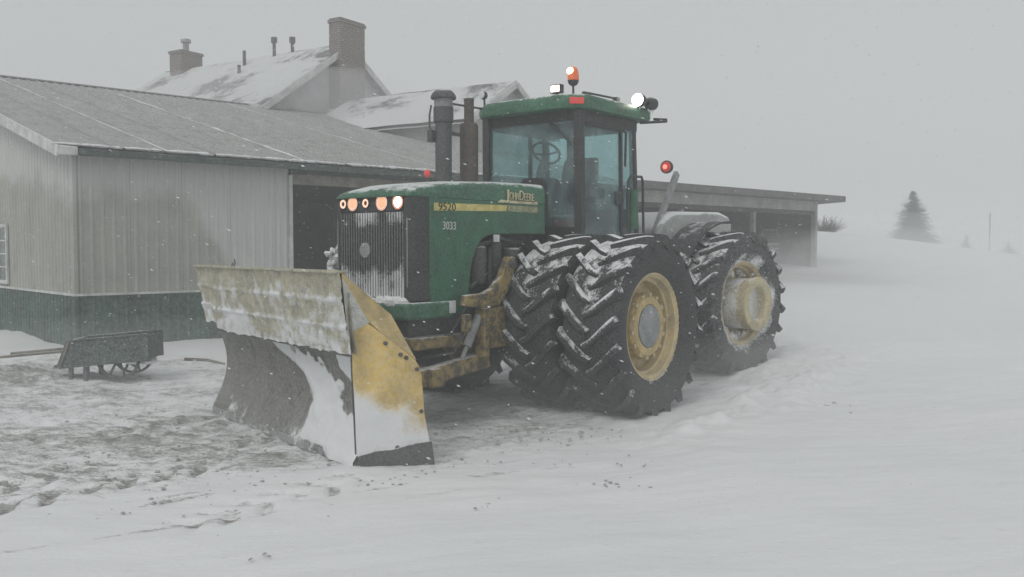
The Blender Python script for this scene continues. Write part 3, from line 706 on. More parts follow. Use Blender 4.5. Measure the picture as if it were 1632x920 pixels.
m = MB(); m.prism([(-.02, -.02), (.63, -.02), (.618, .09), (.602, .20), (.40, .175), (.25, .145), (.10, .14), (-.045, .105)], 0, .050, 'Y', 0, Matrix(((es.x, en.x, 0, BLEN), (es.y, en.y, 0, 0), (0, 0, 1, 0), (0, 0, 0, 1)))); part('wear_shoe', m, M['steel'], BL, .006)
m = MB(); m.tube([tuple(EP(a - .006, b_, .006)) for b_, a in [(z, left_s(z)) for z in (.06, .13, .35, .6, .8, 1.0, 1.17, 1.22)]], .008, 6); part('plate_edge', m, M['steel'], BL)
for (s_, z) in [(.334, .97), (.384, .941), (.478, .838), (.515, .465), (.442, .274), (.203, 1.073), (.30, .16)]:
    m = MB(); c = EP(s_, z, .012); m.tube([c - en * .01, c + en * .016], .019, 10); part('bolt', m, M['steel'], BL)
# bevelled strip between the extension and the end plate
A_ = Vector((3.58, .25, 1.69)); Bq = Vector((3.30, -.38, 1.30)); Cq = EP(.47, .925, .014); Dq = EP(.2, 1.14, .014); Eq = EP(.065, 1.258, .014); Fq = Vector((3.57, .245, 1.655))
Gq = EP(-.088, 1.17, .014)
m = MB(); off = Vector((-.02, -.015, -.02))
vs = [A_, Bq, Cq, Dq, Eq, Fq]; fs = [(0, 1, 5), (5, 1, 4), (4, 1, 3), (3, 1, 2)]
m.add([tuple(p) for p in vs], fs); m.add([tuple(p + off) for p in vs], [f[::-1] for f in fs]); m.add([tuple(p) for p in vs] + [tuple(p + off) for p in vs], [(i, (i + 1) % 6, (i + 1) % 6 + 6, i + 6) for i in range(6)])
part('corner_gusset', m, M['yellow'], BL, smooth=20, label='plain yellow bevelled corner of the blade')
m = MB()   # closing web between extension edge and plate
vs = [Fq, Eq, Gq, Vector((3.50, .15, 1.10))]; m.add([tuple(p) for p in vs] + [tuple(p + Vector((-.02, -.02, 0))) for p in vs], [(0, 1, 2, 3), (7, 6, 5, 4), (0, 4, 5, 1), (1, 5, 6, 2), (2, 6, 7, 3), (3, 7, 4, 0)])
part('corner_web', m, M['blade_caked'], BL, snow=[.62] * 8)
m = MB(); m.tube([(1.05, .21, 1.70), (1.08, .2, 1.74), (1.05, .2, 1.78)], .007, 6); m.tube([(1.0, .21, 1.70), (1.02, .2, 1.75)], .006, 6); part('loose_wire', m, M['steel'], BL)

# --- stacks on the hood
m = MB(); ix, iy = .60, -.55
m.lathe([(2.55, .100), (3.40, .100), (3.43, .122), (3.60, .122)], 24, 'Z', (ix, iy, 0)); o = part('air_intake', m, M['intake'], T)
m = MB(); m.lathe([(3.60, .112), (3.70, .112)], 24, 'Z', (ix, iy, 0)); part('intake_screen', m, M['screen'], o)
m = MB(); m.lathe([(3.70, .150), (3.715, .157), (3.745, .15), (3.78, .125), (3.80, .10), (3.802, .0001)], 24, 'Z', (ix, iy, 0)); part('rain_cap', m, M['intake'], o)
m = MB(); m.tube([(ix + .13, iy - .08, 3.62), (ix + .15, iy - .09, 3.5), (ix + .15, iy - .09, 3.35), (ix + .11, iy - .07, 3.28)], .012, 8); m.box(ix + .07, ix + .15, iy - .13, iy - .06, 3.18, 3.32); part('dust_tube', m, M['intake'], o)
ex = .125
m = MB(); m.lathe([(2.55, .085), (2.72, .115), (3.42, .117), (3.455, .10), (3.46, .062), (3.74, .062)], 24, 'Z', (ex, iy, 0)); o = part('exhaust_stack', m, M['rust'], T)
m = MB(); m.lathe([(3.74, .066), (3.765, .066)], 20, 'Z', (ex, iy, 0)); part('rain_flap', m, M['rust'], o)
m = MB(); m.box(ex, ix, iy - .02, iy + .02, 3.28, 3.32); part('stack_bracket', m, M['steel'], T)
m = MB(); m.tube([(.55, -.52, 3.66), (.1, -.60, 3.68), (-.4, -.74, 3.72)], .014, 8); part('brace_rod', m, M['steel'], T)
# red marker on the hood
m = MB(); m.tube([(.89, -.55, 2.60), (.89, -.55, 2.74)], .012, 8); o = part('marker_lamp', m, M['steel'], T)
m = MB(); m.ball((.89, -.55, 2.785), (.035, .045, .05), 12, 8); part('lens', m, M['red_lens'], o)

# --- cab
cx0, cx1, cyw, cz0, cz1 = -.45, -1.85, .76, 2.02, 3.60
m = MB(); m.box(cx1, cx0, -cyw, cyw, 1.75, 2.05); part('cab_floor', m, M['interior'], T, .02)
def pillar(p, q, wx, wy, name='pillar', mt='black'):
    m = MB(); m.beam(p, q, wy, wx, (1, 0, 0)); return part(name, m, M[mt], T, .012)
for s_ in (1, -1):
    pillar((cx0 - .02, s_ * (cyw - .03), cz0), (cx0, s_ * (cyw - .04), cz1), .10, .11)
    pillar((-1.42, s_ * (cyw - .02), cz0), (-1.40, s_ * (cyw - .03), cz1), .05, .05)
    pillar((cx1 + .03, s_ * (cyw - .04), cz0), (cx1 + .12, s_ * (cyw - .05), cz1), .08, .08)
m = MB(); m.box(cx1 + .05, cx0 - .01, -cyw + .01, cyw - .01, 3.44, 3.60); m2 = MB()
part('roof_liner', m, M['black'], T, .01)
m = MB(); m.box(cx0 - .05, cx0 + .005, -cyw + .08, cyw - .08, 2.02, 2.16); part('cowl', m, M['interior'], T, .01)
def pane(pts, name, th=.012):
    m = MB(); pts = [Vector(p) for p in pts]; nn = (pts[1] - pts[0]).cross(pts[2] - pts[0]).normalized() * th; k = len(pts)
    m.add([tuple(p) for p in pts], [tuple(range(k))]); return part(name, m, M['glass'], T, smooth=0)
pane([(cx0 - .01, -.68, 2.16), (cx0 - .01, .68, 2.16), (cx0, .66, 3.46), (cx0, -.66, 3.46)], 'windshield')
pane([(cx1 + .03, -.68, 2.1), (cx1 + .03, .68, 2.1), (cx1 + .12, .66, 3.46), (cx1 + .12, -.66, 3.46)], 'rear_window')
for s_ in (1, -1):
    d_ = pane([(-.52, s_ * .745, 2.06), (-1.40, s_ * .745, 2.06), (-1.385, s_ * .735, 3.46), (-.50, s_ * .735, 3.46)], 'cab_door')
    pane([(-1.45, s_ * .745, 2.06), (-1.79, s_ * .74, 2.06), (-1.71, s_ * .735, 3.46), (-1.43, s_ * .735, 3.46)], 'quarter_window')
    if s_ > 0:
        m = MB(); m.tube([(-.54, .765, 3.42), (-1.34, .765, 3.42), (-1.37, .765, 3.36), (-1.375, .765, 2.12)], .016, 8); part('door_frame', m, M['black'], d_)
        m = MB(); m.box(-1.36, -1.22, .76, .79, 2.46, 2.62); part('handle', m, M['black'], d_, .01)
# roof
m = MB(); rows = []
out = [(-.27, -.66), (-.25, -.55), (-.235, 0), (-.25, .55), (-.27, .66), (-.42, .84), (-.5, .865), (-1.9, .865), (-2.0, .84), (-2.06, .74), (-2.07, 0), (-2.06, -.74), (-2.0, -.84), (-1.9, -.865), (-.5, -.865), (-.42, -.84)]
cx_, cy_ = -1.15, 0
for (z, k) in ((3.585, .93), (3.595, .985), (3.64, 1.0), (3.72, .995), (3.755, .965), (3.775, .90), (3.80, .6), (3.81, .25)):
    rows.append([(cx_ + (x - cx_) * k, cy_ + (y - cy_) * k, z) for x, y in out + out[:1]])
m.sheet(rows); n = len(out); m.add([p for p in rows[0][:-1]], [tuple(range(n))]); m.add([p for p in rows[-1][:-1]], [tuple(range(n))])
roof = part('cab_roof', m, M['green'], T, smooth=40)
m = MB(); m.box(-.385, -.33, .69, .80, 3.635, 3.715); q = m.v
m.v = [tuple(Matrix.Translation((-.345, .76, 0)) @ Matrix.Rotation(R(45), 4, 'Z') @ Vector((p[0] + .355, (p[1] - .745) * 1.6, p[2]))) for p in q]
part('marker_lamp', m, M['red_lens'], T, .008)
# beacon
m = MB(); m.tube([(-.55, .57, 3.74), (-.55, .57, 3.92)], .014, 8); m.lathe([(3.90, .03), (3.915, .05), (3.935, .065), (3.965, .07)], 18, 'Z', (-.55, .57, 0)); bc = part('beacon', m, M['black'], T)
m = MB(); m.lathe([(3.965, .072), (4.04, .070), (4.10, .055), (4.13, .03), (4.135, .0001)], 18, 'Z', (-.55, .57, 0)); part('beacon_lens', m, M['beacon_lens'], bc)
m = MB(); m.ball((-.50, .56, 4.075), (.045, .045, .045), 12, 8); part('bulb', m, M['beacon_hot'], bc)
# front work lamp, lit
m = MB(); m.box(-.66, -.58, .195, .355, 3.845, 3.955); m.tube([(-.62, .275, 3.78), (-.62, .275, 3.85)], .02, 8); wl = part('work_lamp', m, M['black'], T, .012)
m = MB(); m.box(-.579, -.572, .21, .34, 3.86, 3.94); part('lens', m, M['warm_light'], wl, .004)
# far corner lamp, unlit
m = MB(); m.ball((-.45, -.786, 3.905), (.05, .055, .055), 12, 8); m.tube([(-.46, -.78, 3.76), (-.46, -.786, 3.87)], .014, 8); wl = part('work_lamp', m, M['black'], T)
m = MB(); m.lathe([(-.405, .05), (-.395, .045), (-.392, .0001)], 16, 'X', (0, -.786, 3.91)); part('lens', m, M['white_plate'], wl)
# twin lamp at the left rear of the roof: the forward one blazes
m = MB(); m.lathe([(-1.80, .05), (-1.70, .085), (-1.64, .09), (-1.62, .085)], 20, 'X', (0, .86, 3.835)); wl = part('work_lamp', m, M['black'], T)
m = MB(); m.lathe([(-1.622, .083), (-1.60, .075), (-1.585, .045), (-1.58, .0001)], 20, 'X', (0, .86, 3.835)); part('lens', m, M['flood'], wl)
m = MB(); m.lathe([(-2.0, .08), (-1.90, .085), (-1.82, .045)], 20, 'X', (0, .88, 3.82)); wl2 = part('work_lamp', m, M['black'], T)
m = MB()
for (dx, dy, ln) in ((-1.92, .88, .12), (-1.95, .90, .07), (-1.88, .87, .05), (-1.66, .87, .05)): m.tube([(dx, dy, 3.75), (dx, dy, 3.75 - ln)], [.012, .002], 6)
part('icicle', m, M['snow_lump'], wl2)
# roof aerial bar, mirror loop, wiper, grab rails
m = MB(); m.box(-.85, -.70, .60, .64, 3.80, 3.845); m.tube([(-.78, .62, 3.84), (-1.30, .72, 3.825)], .014, 8); m.box(-1.36, -1.28, .69, .75, 3.79, 3.84); part('aerial_bar', m, M['black'], T)
m = MB(); m.tube([(-1.80, .80, 3.56), (-1.95, .92, 3.575), (-2.15, 1.0, 3.60), (-2.2, .98, 3.63), (-2.05, .86, 3.63)], .018, 8); part('mirror_bracket', m, M['black'], T)
m = MB(); m.tube([(cx0 + .03, .36, 3.42), (cx0 + .04, .64, 3.16)], .010, 6); m.tube([(cx0 + .02, .30, 3.45), (cx0 + .04, .45, 3.34)], .016, 6); part('wiper', m, M['black'], T)
m = MB(); m.tube([(-1.46, .82, 2.10), (-1.45, .83, 2.78), (-1.49, .84, 2.83), (-1.77, .84, 2.84), (-1.80, .84, 2.79), (-1.83, .84, 2.08)], .018, 8); part('grab_rail', m, M['black'], T)
m = MB(); m.tube([(-1.43, .79, 2.95), (-1.43, .80, 3.38), (-1.38, .79, 3.42)], .016, 8); part('grab_rail', m, M['black'], T)
m = MB(); m.tube([(-1.62, .79, 2.15), (-1.62, .79, 2.66)], .075, 14); part('filter_canister', m, M['green_flat'], T)
# inside
m = MB(); m.prism([(-1.02, 2.55), (-1.55, 2.50), (-1.58, 2.36), (-1.0, 2.40)], -.24, .30); st = part('seat', m, M['interior'], T, .04)
m = MB(); m.prism([(-1.38, 2.5), (-1.44, 2.9), (-1.50, 3.1), (-1.58, 3.13), (-1.60, 3.0), (-1.52, 2.5)], -.24, .30); part('seat_back', m, M['interior'], st, .06)
m = MB(); m.box(-1.45, -1.0, .33, .48, 2.55, 2.68); m.box(-1.5, -1.1, -.45, -.30, 2.4, 2.75); part('armrest', m, M['interior'], st, .02)
ring = [(-.70 + .20 * math.cos(R(a)) * .55, .05 + .20 * math.sin(R(a)), 3.12 + .20 * math.cos(R(a)) * .62) for a in range(0, 361, 20)]
m = MB(); m.tube(ring, .017, 8, caps=False); m.tube([(-.70, -.13, 3.12), (-.68, .05, 3.09), (-.70, .23, 3.12)], .014, 6); sw = part('steering_wheel', m, M['interior'], T)
m = MB(); m.tube([(-.69, .05, 3.10), (-.58, .05, 2.85), (-.55, .05, 2.2)], [.035, .06, .11], 12); part('steering_column', m, M['interior'], sw)
m = MB(); m.lathe([(2.16, .30), (2.70, .28), (2.78, .22), (2.80, .0001)], 18, 'Z', (-.62, .02, 0)); part('dash_console', m, M['interior'], T)
m = MB(); m.tube([(-1.05, .18, 2.4), (-1.02, .22, 3.44)], .055, 10); m.box(-1.08, -.98, .20, .30, 3.0, 3.12); part('monitor_post', m, M['interior'], T)
m = MB(); m.box(-.66, -.52, .20, .55, 2.06, 2.27); part('tool_box', m, M['red'], T, .02)
m = MB(); m.box(-.70, -.48, .15, .62, 2.28, 2.31); part('shelf', m, M['grey_steel'], T)
# wall of the cab's lower back and right side
m = MB(); m.box(cx1 + .02, cx1 + .06, -.70, .70, 2.05, 2.42); part('rear_bulkhead', m, M['interior'], T)

# --- rear body: snow-covered tank and fender, lamp arm
m = MB(); q = MB(); q.prism([(-2.55, 2.08), (-2.62, 2.22), (-2.80, 2.37), (-2.98, 2.42), (-4.15, 2.44), (-4.40, 2.38), (-4.48, 2.24), (-4.40, 1.6), (-2.55, 1.6)], -.62, .62)
m.add(q.v, q.f, 0, REAR); part('fuel_tank', m, M['tank'] if 'tank' in M else M.setdefault('tank', mat('snow_plastered_panel', (.36, .38, .37), .7, up=1, cake=.55, dust=.3, scale=1.6, thr=.3)), T, .05)
fr_ = []
for s_ in (1, -1):
    rows = []
    for yy in (.70, 1.16):
        row = []
        for k in range(13):
            t = R(35 + 60 * k / 12); row.append(tuple(REAR @ Vector((-3.51 + 1.20 * math.cos(t), s_ * yy, TR + .08 + 1.17 * math.sin(t)))))
        rows.append(row)
    m = MB(); m.sheet(rows); m.sheet([[(p[0], p[1], p[2] - .03) for p in r_] for r_ in rows]); m.sheet([rows[1], [(p[0], p[1], p[2] - .03) for p in rows[1]]]); part('fender', m, M['black'], T)
m = MB(); m.beam((-2.52, .62, 2.10), (-3.18, .62, 2.99), .10, .06, (0, 1, 0)); o = part('lamp_arm', m, M['grey_steel'], T, .006)
m = MB(); m.lathe([(-2.98, .045), (-2.93, .085), (-2.89, .095), (-2.87, .095), (-2.865, .08)], 20, 'X', (0, .61, 3.06)); part('lamp_housing', m, M['black'], o)
m = MB(); m.lathe([(-2.872, .080), (-2.85, .07), (-2.84, .04), (-2.838, .0001)], 20, 'X', (0, .61, 3.06)); part('lens', m, M['red_lens'], o)
m = MB(); m.ball((-2.835, .61, 3.06), (.015, .035, .035), 10, 6); part('bulb', m, M['red_hot'], o)
# steps and snow clump ahead of the far side
m = MB(); m.box(-1.75, -1.05, .80, 1.1, 1.30, 1.34); m.box(-1.75, -1.05, .80, 1.1, 1.62, 1.66); m.box(-1.75, -1.72, .80, .84, 1.3, 2.05); part('step', m, M['steel'], T)
m = MB()
for k in range(120):
    t = random.random(); m.ball((2.2 + random.uniform(-.12, .08), -.66 + random.uniform(-.10, .06), 1.50 + .42 * t ** 1.3), random.uniform(.018, .05) * (1.25 - .6 * t), 7, 5, 0, .3)
part('snow', m, M['snow_lump'], T, kind='stuff')
m = MB(); m.box(2.02, 2.28, -.72, -.578, 1.40, 1.54); part('side_step', m, M['steel'], T)

# ------------------------------------------------------------------ barn (local: x along the front, y to the back, z up)
bd = Vector((.73, .68, 0)).normalized(); BRZ = math.atan2(bd.y, bd.x)
BA = thing('barn', 'long grey steel barn with green wainscot and snow-dusted ribbed roof', 'barn', (-7.2, 15, 0), BRZ)
EAVE, SLP, SPAN, BLN = 3.56, .252, 22.0, 14.0
def roof_z(y): return EAVE + SLP * min(y, SPAN - y)
def rib_profile(w_, k, h_, rw=.035):
    p = [(0, 0)]
    for i in range(k):
        c = w_ * (i + .5) / k; p += [(c - rw, 0), (c - rw * .45, h_), (c + rw * .45, h_), (c + rw, 0)]
    return p + [(w_, 0)]
PW = .91
def wall_panel(s0, w_, z0, zf, flip, rows_=1):
    """vertical ribbed sheet; zf(s) gives its top"""
    m = MB(); p = rib_profile(w_, max(1, round(w_ / .18)), .022)
    lo = [(s0 + a, h_) for a, h_ in p]
    if flip:   # on the gable, s runs along +y, outward is -x
        m.sheet([[(-h_, s, z0) for s, h_ in lo], [(-h_, s, zf(s)) for s, h_ in lo]])
    else:      # on the front, outward is -y
        m.sheet([[(s, -h_, z0) for s, h_ in lo], [(s, -h_, zf(s)) for s, h_ in lo]])
    return m
FW = 3.93
s = 0
while s < FW - .05:
    w_ = min(PW, FW - s)
    part('wall_panel', wall_panel(s, w_ - .004, 1.135, lambda q: EAVE - .02, 0), M['barn_wall'], BA, smooth=0)
    part('wainscot_panel', wall_panel(s, w_ - .004, -.4, lambda q: 1.10, 0), M['barn_green'], BA, smooth=0); s += PW
s = 0
while s < SPAN - .05:
    w_ = min(PW, SPAN - s)
    part('wall_panel', wall_panel(s, w_ - .004, 1.135, lambda q: roof_z(q) - .05, 1), M['barn_wall'], BA, smooth=0)
    part('wainscot_panel', wall_panel(s, w_ - .004, -.4, lambda q: 1.10, 1), M['barn_green'], BA, smooth=0); s += PW
m = MB(); m.box(-.035, FW, -.04, -.001, 1.098, 1.137); m.box(-.04, -.001, .0, SPAN, 1.098, 1.137); part('drip_flashing', m, M['trim_white'], BA)
m = MB(); m.box(-.03, .03, -.03, .03, -.4, 1.097); part('corner_trim', m, M['barn_green'], BA)
m = MB(); m.box(-.03, .03, -.03, .03, 1.138, EAVE - .02); part('corner_trim', m, M['barn_wall'], BA)
m = MB(); m.box(FW - .01, FW + .06, -.05, .10, -.4, 3.3); part('jamb_trim', m, M['trim_white'], BA)
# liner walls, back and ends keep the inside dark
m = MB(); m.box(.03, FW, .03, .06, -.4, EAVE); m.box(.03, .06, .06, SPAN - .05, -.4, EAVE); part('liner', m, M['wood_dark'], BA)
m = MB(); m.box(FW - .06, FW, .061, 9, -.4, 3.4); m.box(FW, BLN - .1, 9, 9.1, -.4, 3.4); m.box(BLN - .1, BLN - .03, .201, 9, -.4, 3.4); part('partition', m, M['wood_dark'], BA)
m = MB(); m.prism([(0, 0), (SPAN, 0), (SPAN, EAVE), (SPAN / 2, roof_z(SPAN / 2) - .06), (0, EAVE)], BLN - .02, BLN + .03, 'X'); part('end_wall', m, M['barn_wall'], BA)
m = MB(); m.box(FW + .061, BLN - .1, .02, .10, 3.33, 3.50); part('header', m, M['barn_trim'], BA)
m = MB(); m.box(FW + .061, BLN - .1, .03, .20, 3.14, 3.33); part('lintel_beam', m, M['wood'], BA)
for x in (8.4, 12.6):
    m = MB(); m.box(x - .1, x + .1, .03, .22, .1, 3.139); part('post', m, M['wood_dark'], BA)
# something stored: stacked hay-coloured shelving only as dark frames
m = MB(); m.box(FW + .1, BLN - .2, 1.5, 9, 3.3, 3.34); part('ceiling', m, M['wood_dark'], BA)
# roof panels on both slopes
rl_ = 11 + .35
def roof_panel_mesh(w_):
    m = MB(); p = rib_profile(w_, 4, .025, .03); cs = 1 / math.hypot(1, SLP)
    n_ = 8; rows = []
    for i in range(n_ + 1):
        yy = -.35 + (11.35) * i / n_
        rows.append([(a, yy - h_ * SLP * cs, EAVE + .06 + SLP * yy + h_) for a, h_ in p])
    m.sheet(rows); m.sheet([[(p_[0], p_[1], p_[2] - .03 - (p_[2] - (EAVE + .06 + SLP * p_[1]))) for p_ in r_[::len(r_) - 1]] for r_ in rows]); return m.mesh('roof_panel', M['barn_roof'], 0)
pm = roof_panel_mesh(PW - .006); npan = 16
for k in range(npan):
    o = link('roof_panel', pm, BA, (-.33 + k * PW, 0, .003 * (k % 2)))
    o = link('roof_panel', pm, BA, (-.33 + (k + 1) * PW, SPAN, .003 * (k % 2)), (0, 0, math.pi))
x_end = -.33 + npan * PW
m = MB(); m.box(-.33, x_end, 10.9, 11.1, 6.40, 6.44); m.v = [(p[0], p[1], p[2] + (.0 if abs(p[1] - 11) > .2 else 0)) for p in m.v]; part('ridge_cap', m, M['barn_roof'], BA, .02)
m = MB(); m.box(-.02, x_end, -.36, -.30, EAVE - .17, EAVE - .06); part('gutter', m, M['barn_trim'], BA, .015)
m = MB(); m.box(-.3, x_end - .1, -.295, -.03, EAVE - .12, EAVE - .095); part('soffit', m, M['barn_trim'], BA)
for s_ in (0, 1):
    m = MB(); y0, y1 = (-.36, 11) if not s_ else (22.36, 11)
    m.beam((-.335, y0, EAVE - .03 + SLP * -.36), (-.335, 11, EAVE - .03 + SLP * 11), .03, .18); part('rake_trim', m, M['trim_white'], BA)
m = MB(); m.box(-.36, -.03, -.37, -.31, EAVE - .18, EAVE - .03); part('rake_return', m, M['trim_white'], BA, .02)
# snow lying along the panel laps and the eave
m = MB()
for k in (2, 5, 9):
    x = -.33 + k * PW; wd_ = .06 if k == 5 else .035; rows = []
    for i in range(90):
        yy = -.3 + 11.2 * i / 89; a = wd_ * (.08 + 3.2 * max(0, fbm(yy * 1.3 + k * 9, k * 3.7, 4) - .42)); b_ = wd_ * 2.0 * max(.03, fbm(yy * 1.7 + k, 7.1, 4) - .45)
        zr = EAVE + .06 + SLP * yy; rows.append([(x - b_, yy, zr + .006), (x - b_ * .4, yy, zr + .012 + .02 * min(1, a / .05)), (x + a * .5, yy, zr + .012 + .02 * min(1, a / .05)), (x + a, yy, zr + .006)])
    m.sheet(rows)
for i in range(230):
    x = random.uniform(-.3, x_end - .2)
    m.ball((x, -.30 + random.uniform(-.03, .12), EAVE - .0), (random.uniform(.05, .2), random.uniform(.03, .07), random.uniform(.02, .035)), 6, 4, 0, .2)
part('snow', m, M['snow_lump'], BA, kind='stuff')
# window in the gable
wy0, wy1, wz0, wz1 = 3.87, 5.1, 1.19, 2.37
m = MB()
for (a, b_, c, d_) in ((wy0, wy1, wz1 - .07, wz1), (wy0, wy1, wz0, wz0 + .07), (wy0, wy0 + .07, wz0 + .071, wz1 - .071), (wy1 - .07, wy1, wz0 + .071, wz1 - .071)): m.box(-.06, -.0235, a, b_, c, d_)
wn = part('window', m, M['trim_white'], BA)
m = MB(); m.box(-.03, -.024, wy0 + .07, wy1 - .07, wz0 + .07, wz1 - .07); part('pane', m, M['pane_dark'], wn)
m = MB()
for k in (1, 2, 3): z = wz0 + .07 + (wz1 - wz0 - .14) * k / 4; m.box(-.048, -.031, wy0 + .071, wy1 - .071, z - .014, z + .014)
m.box(-.047, -.0315, (wy0 + wy1) / 2 - .014, (wy0 + wy1) / 2 + .014, wz0 + .071, wz1 - .071); part('muntin', m, M['trim_white'], wn)

# ------------------------------------------------------------------ open shed carrying on from the barn
SH = thing('open_shed', 'low open-fronted shed with flat overhanging roof beyond the tractor', 'shed', (-7.2 + bd.x * 14.2, 15 + bd.y * 14.2, 0), BRZ)
sx1 = 9.95
m = MB(); m.prism([(-.45, 3.50), (-.45, 3.70), (8, 3.24), (8, 3.10)], -.1, 11.2, 'X'); part('roof', m, M['shedroof'] if 'shedroof' in M else M.setdefault('shedroof', mat('dark_shed_roof_edge', (.10, .10, .095), .7, up=.6, dust=.1, scale=2, thr=.8)), SH)
m = MB(); m.box(-.05, sx1 + .08, -.03, .03, 3.16, 3.595); part('header_board', m, M['shed_fascia'], SH)
m = MB(); m.box(-.05, sx1, .031, .15, 3.02, 3.30); part('lintel_beam', m, M['wood_dark'], SH)
for x in (2.4, 6.2):
    m = MB(); m.box(x - .07, x + .07, .03, .17, .3, 3.019); part('post', m, M['wood'], SH)
m = MB(); m.box(sx1 - .04, sx1 + .10, -.02, .14, .6, 3.159); part('post', m, M['shed_fascia'], SH)
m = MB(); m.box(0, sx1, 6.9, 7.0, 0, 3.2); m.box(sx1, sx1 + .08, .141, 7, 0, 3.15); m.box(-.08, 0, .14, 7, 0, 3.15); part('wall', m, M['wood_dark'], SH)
for k in range(6):
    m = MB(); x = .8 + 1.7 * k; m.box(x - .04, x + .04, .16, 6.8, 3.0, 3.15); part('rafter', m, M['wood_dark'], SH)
def sh_world(x, y):
    c, s_ = math.cos(BRZ), math.sin(BRZ); return SH.location.x + x * c - y * s_, SH.location.y + x * s_ + y * c
# a crate-like machine and shelving in the end bay
gx_, gy_ = sh_world(9.0, 1.5); gz = Hs(gx_, gy_)
mc = thing('stored_machine', 'dark boxy machine parked inside the open end bay of the shed', 'machine', (gx_, gy_, gz - .05), BRZ)
m = MB(); m.box(-.5, .5, -.4, .5, .35, 1.0); part('body', m, M['wood_dark'], mc, .06)
m = MB()
for z in (.5, .65, .8): m.box(-.42, .42, -.43, -.405, z, z + .05)
part('front_grille', m, M['grey_steel'], mc)
for sx_ in (-.38, .38):
    q = MB(); q.lathe([(-.12, .0001), (-.12, .28), (-.08, .32), (.08, .32), (.12, .28), (.12, .0001)], 16, 'X', (sx_, -.2, .30)); part('wheel', q, M['black'], mc)
m = MB(); m.tube([(-.5, -.35, 1.0), (-.46, -.3, 1.32), (.46, -.3, 1.32), (.5, -.35, 1.0)], .03, 8); part('roll_bar', m, M['steel'], mc)
gx_, gy_ = sh_world(8.1, 5.9); gz = Hs(gx_, gy_)
rk = thing('storage_rack', 'dim shelving rack against the back wall of the open shed', 'shelf', (gx_, gy_, gz - .1), BRZ)
for sx_ in (-1.4, 0, 1.4):
    m = MB(); m.box(sx_ - .05, sx_ + .05, -.3, .3, 0, 2.0); part('upright', m, M['wood'], rk)
for z in (.6, 1.2, 1.75):
    m = MB(); m.box(-1.34, -.06, -.29, .29, z, z + .05); m.box(.06, 1.34, -.29, .29, z, z + .05); part('shelf', m, M['wood'], rk)

# ------------------------------------------------------------------ house
hd = Vector((-.847, .532, 0)).normalized()
HO = thing('house', 'tall pale house with snowy gabled roof and two brick chimneys', 'house', (-5.915, 32, 0), math.atan2(hd.y, hd.x))
HW, HA, HSL, HL = 4.0, 8.95, .66, 9.2
m = MB(); m.prism([(-HW, 0), (HW, 0), (HW, HA - HSL * HW - .1), (0, HA - .1), (-HW, HA - HSL * HW - .1)], .02, HL, 'X'); part('wall', m, M['house_wall'], HO)
for s_ in (1, -1):
    m = MB(); rows = []
    for i in range(13):
        t = i / 12; rows.append([(-.35 + (HL + .7) * j / 24, s_ * t * (HW + .4), HA - HSL * t * (HW + .4) + .05 * fbm(j * .5, i * .6 + s_)) for j in range(25)])
    m.sheet(rows); m.sheet([[(p[0], p[1], p[2] - .14) for p in r_] for r_ in rows]); m.sheet([[r_[0] for r_ in rows], [(r_[0][0], r_[0][1], r_[0][2] - .14) for r_ in rows]]); part('roof', m, M['house_roof'], HO)
    m = MB(); m.beam((-.38, 0, HA - .11), (-.38, s_ * (HW + .4), HA - .11 - HSL * (HW + .4)), .04, .2); part('rake_board', m, M['trim_white'], HO)
m = MB(); m.box(-.50, .018, -.62, .62, 0, 9.72); c1 = part('chimney', m, M['brick'], HO)
m = MB(); m.box(-.54, .05, -.66, .66, 9.56, 9.66); part('chimney_band', m, M['brick'], c1)
m = MB(); m.box(7.9, 8.6, -.50, .50, 7.5, 9.62); c2 = part('chimney', m, M['brick'], HO)
m = MB(); m.box(7.86, 8.64, -.54, .54, 9.5, 9.6); part('chimney_band', m, M['brick'], c2)
m = MB(); m.tube([(8.25, 0, 9.6), (8.25, 0, 9.98)], .12, 12); m.lathe([(9.98, .14), (10.0, .2), (10.12, .19), (10.13, .0001)], 14, 'Z', (8.25, 0, 0)); part('flue', m, M['grey_steel'], c2)
for (x, y, h_, cap) in ((3.2, .12, .55, 1), (2.5, -.1, .5, 1), (4.3, .55, .6, 0), (3.85, 1.2, .35, 0)):
    zb = HA - HSL * abs(y) - .05; m = MB(); m.tube([(x, y, zb), (x, y, zb + h_)], .06, 8)
    if cap: m.tube([(x, y, zb + h_), (x, y, zb + h_ + .2)], .11, 8)
    part('roof_vent', m, M['steel'], HO)
# lower wing in front of the gable
wo = Vector((-.08, 28, 0)) - Vector((-5.915, 32, 0)); hp = Vector((-hd.y, hd.x, 0))
wx, wy = wo.dot(hd), wo.dot(hp); WA, WHW, WSL, WL = 6.95, 2.3, .56, 7.5
m = MB(); m.prism([(wy - WHW, 0), (wy + WHW, 0), (wy + WHW, WA - WSL * WHW - .1), (wy, WA - .1), (wy - WHW, WA - WSL * WHW - .1)], wx + .02, min(wx + WL, -.02), 'X'); part('wing_wall', m, M['house_wall'], HO)
for s_ in (1, -1):
    m = MB(); rows = []
    for i in range(9):
        t = i / 8; rows.append([(wx - .25 + (min(WL, -.55 - wx) + .2) * j / 16, wy + s_ * t * (WHW + .3), WA - WSL * t * (WHW + .3) + .04 * fbm(j * .7 + 5, i * .6 + s_)) for j in range(17)])
    m.sheet(rows); m.sheet([[(p[0], p[1], p[2] - .12) for p in r_] for r_ in rows]); m.sheet([[r_[0] for r_ in rows], [(r_[0][0], r_[0][1], r_[0][2] - .12) for r_ in rows]]); part('wing_roof', m, M['house_roof'], HO)
    m = MB(); m.beam((wx - .28, wy, WA - .10), (wx - .28, wy + s_ * (WHW + .3), WA - .10 - WSL * (WHW + .3)), .04, .18); part('rake_board', m, M['trim_white'], HO)

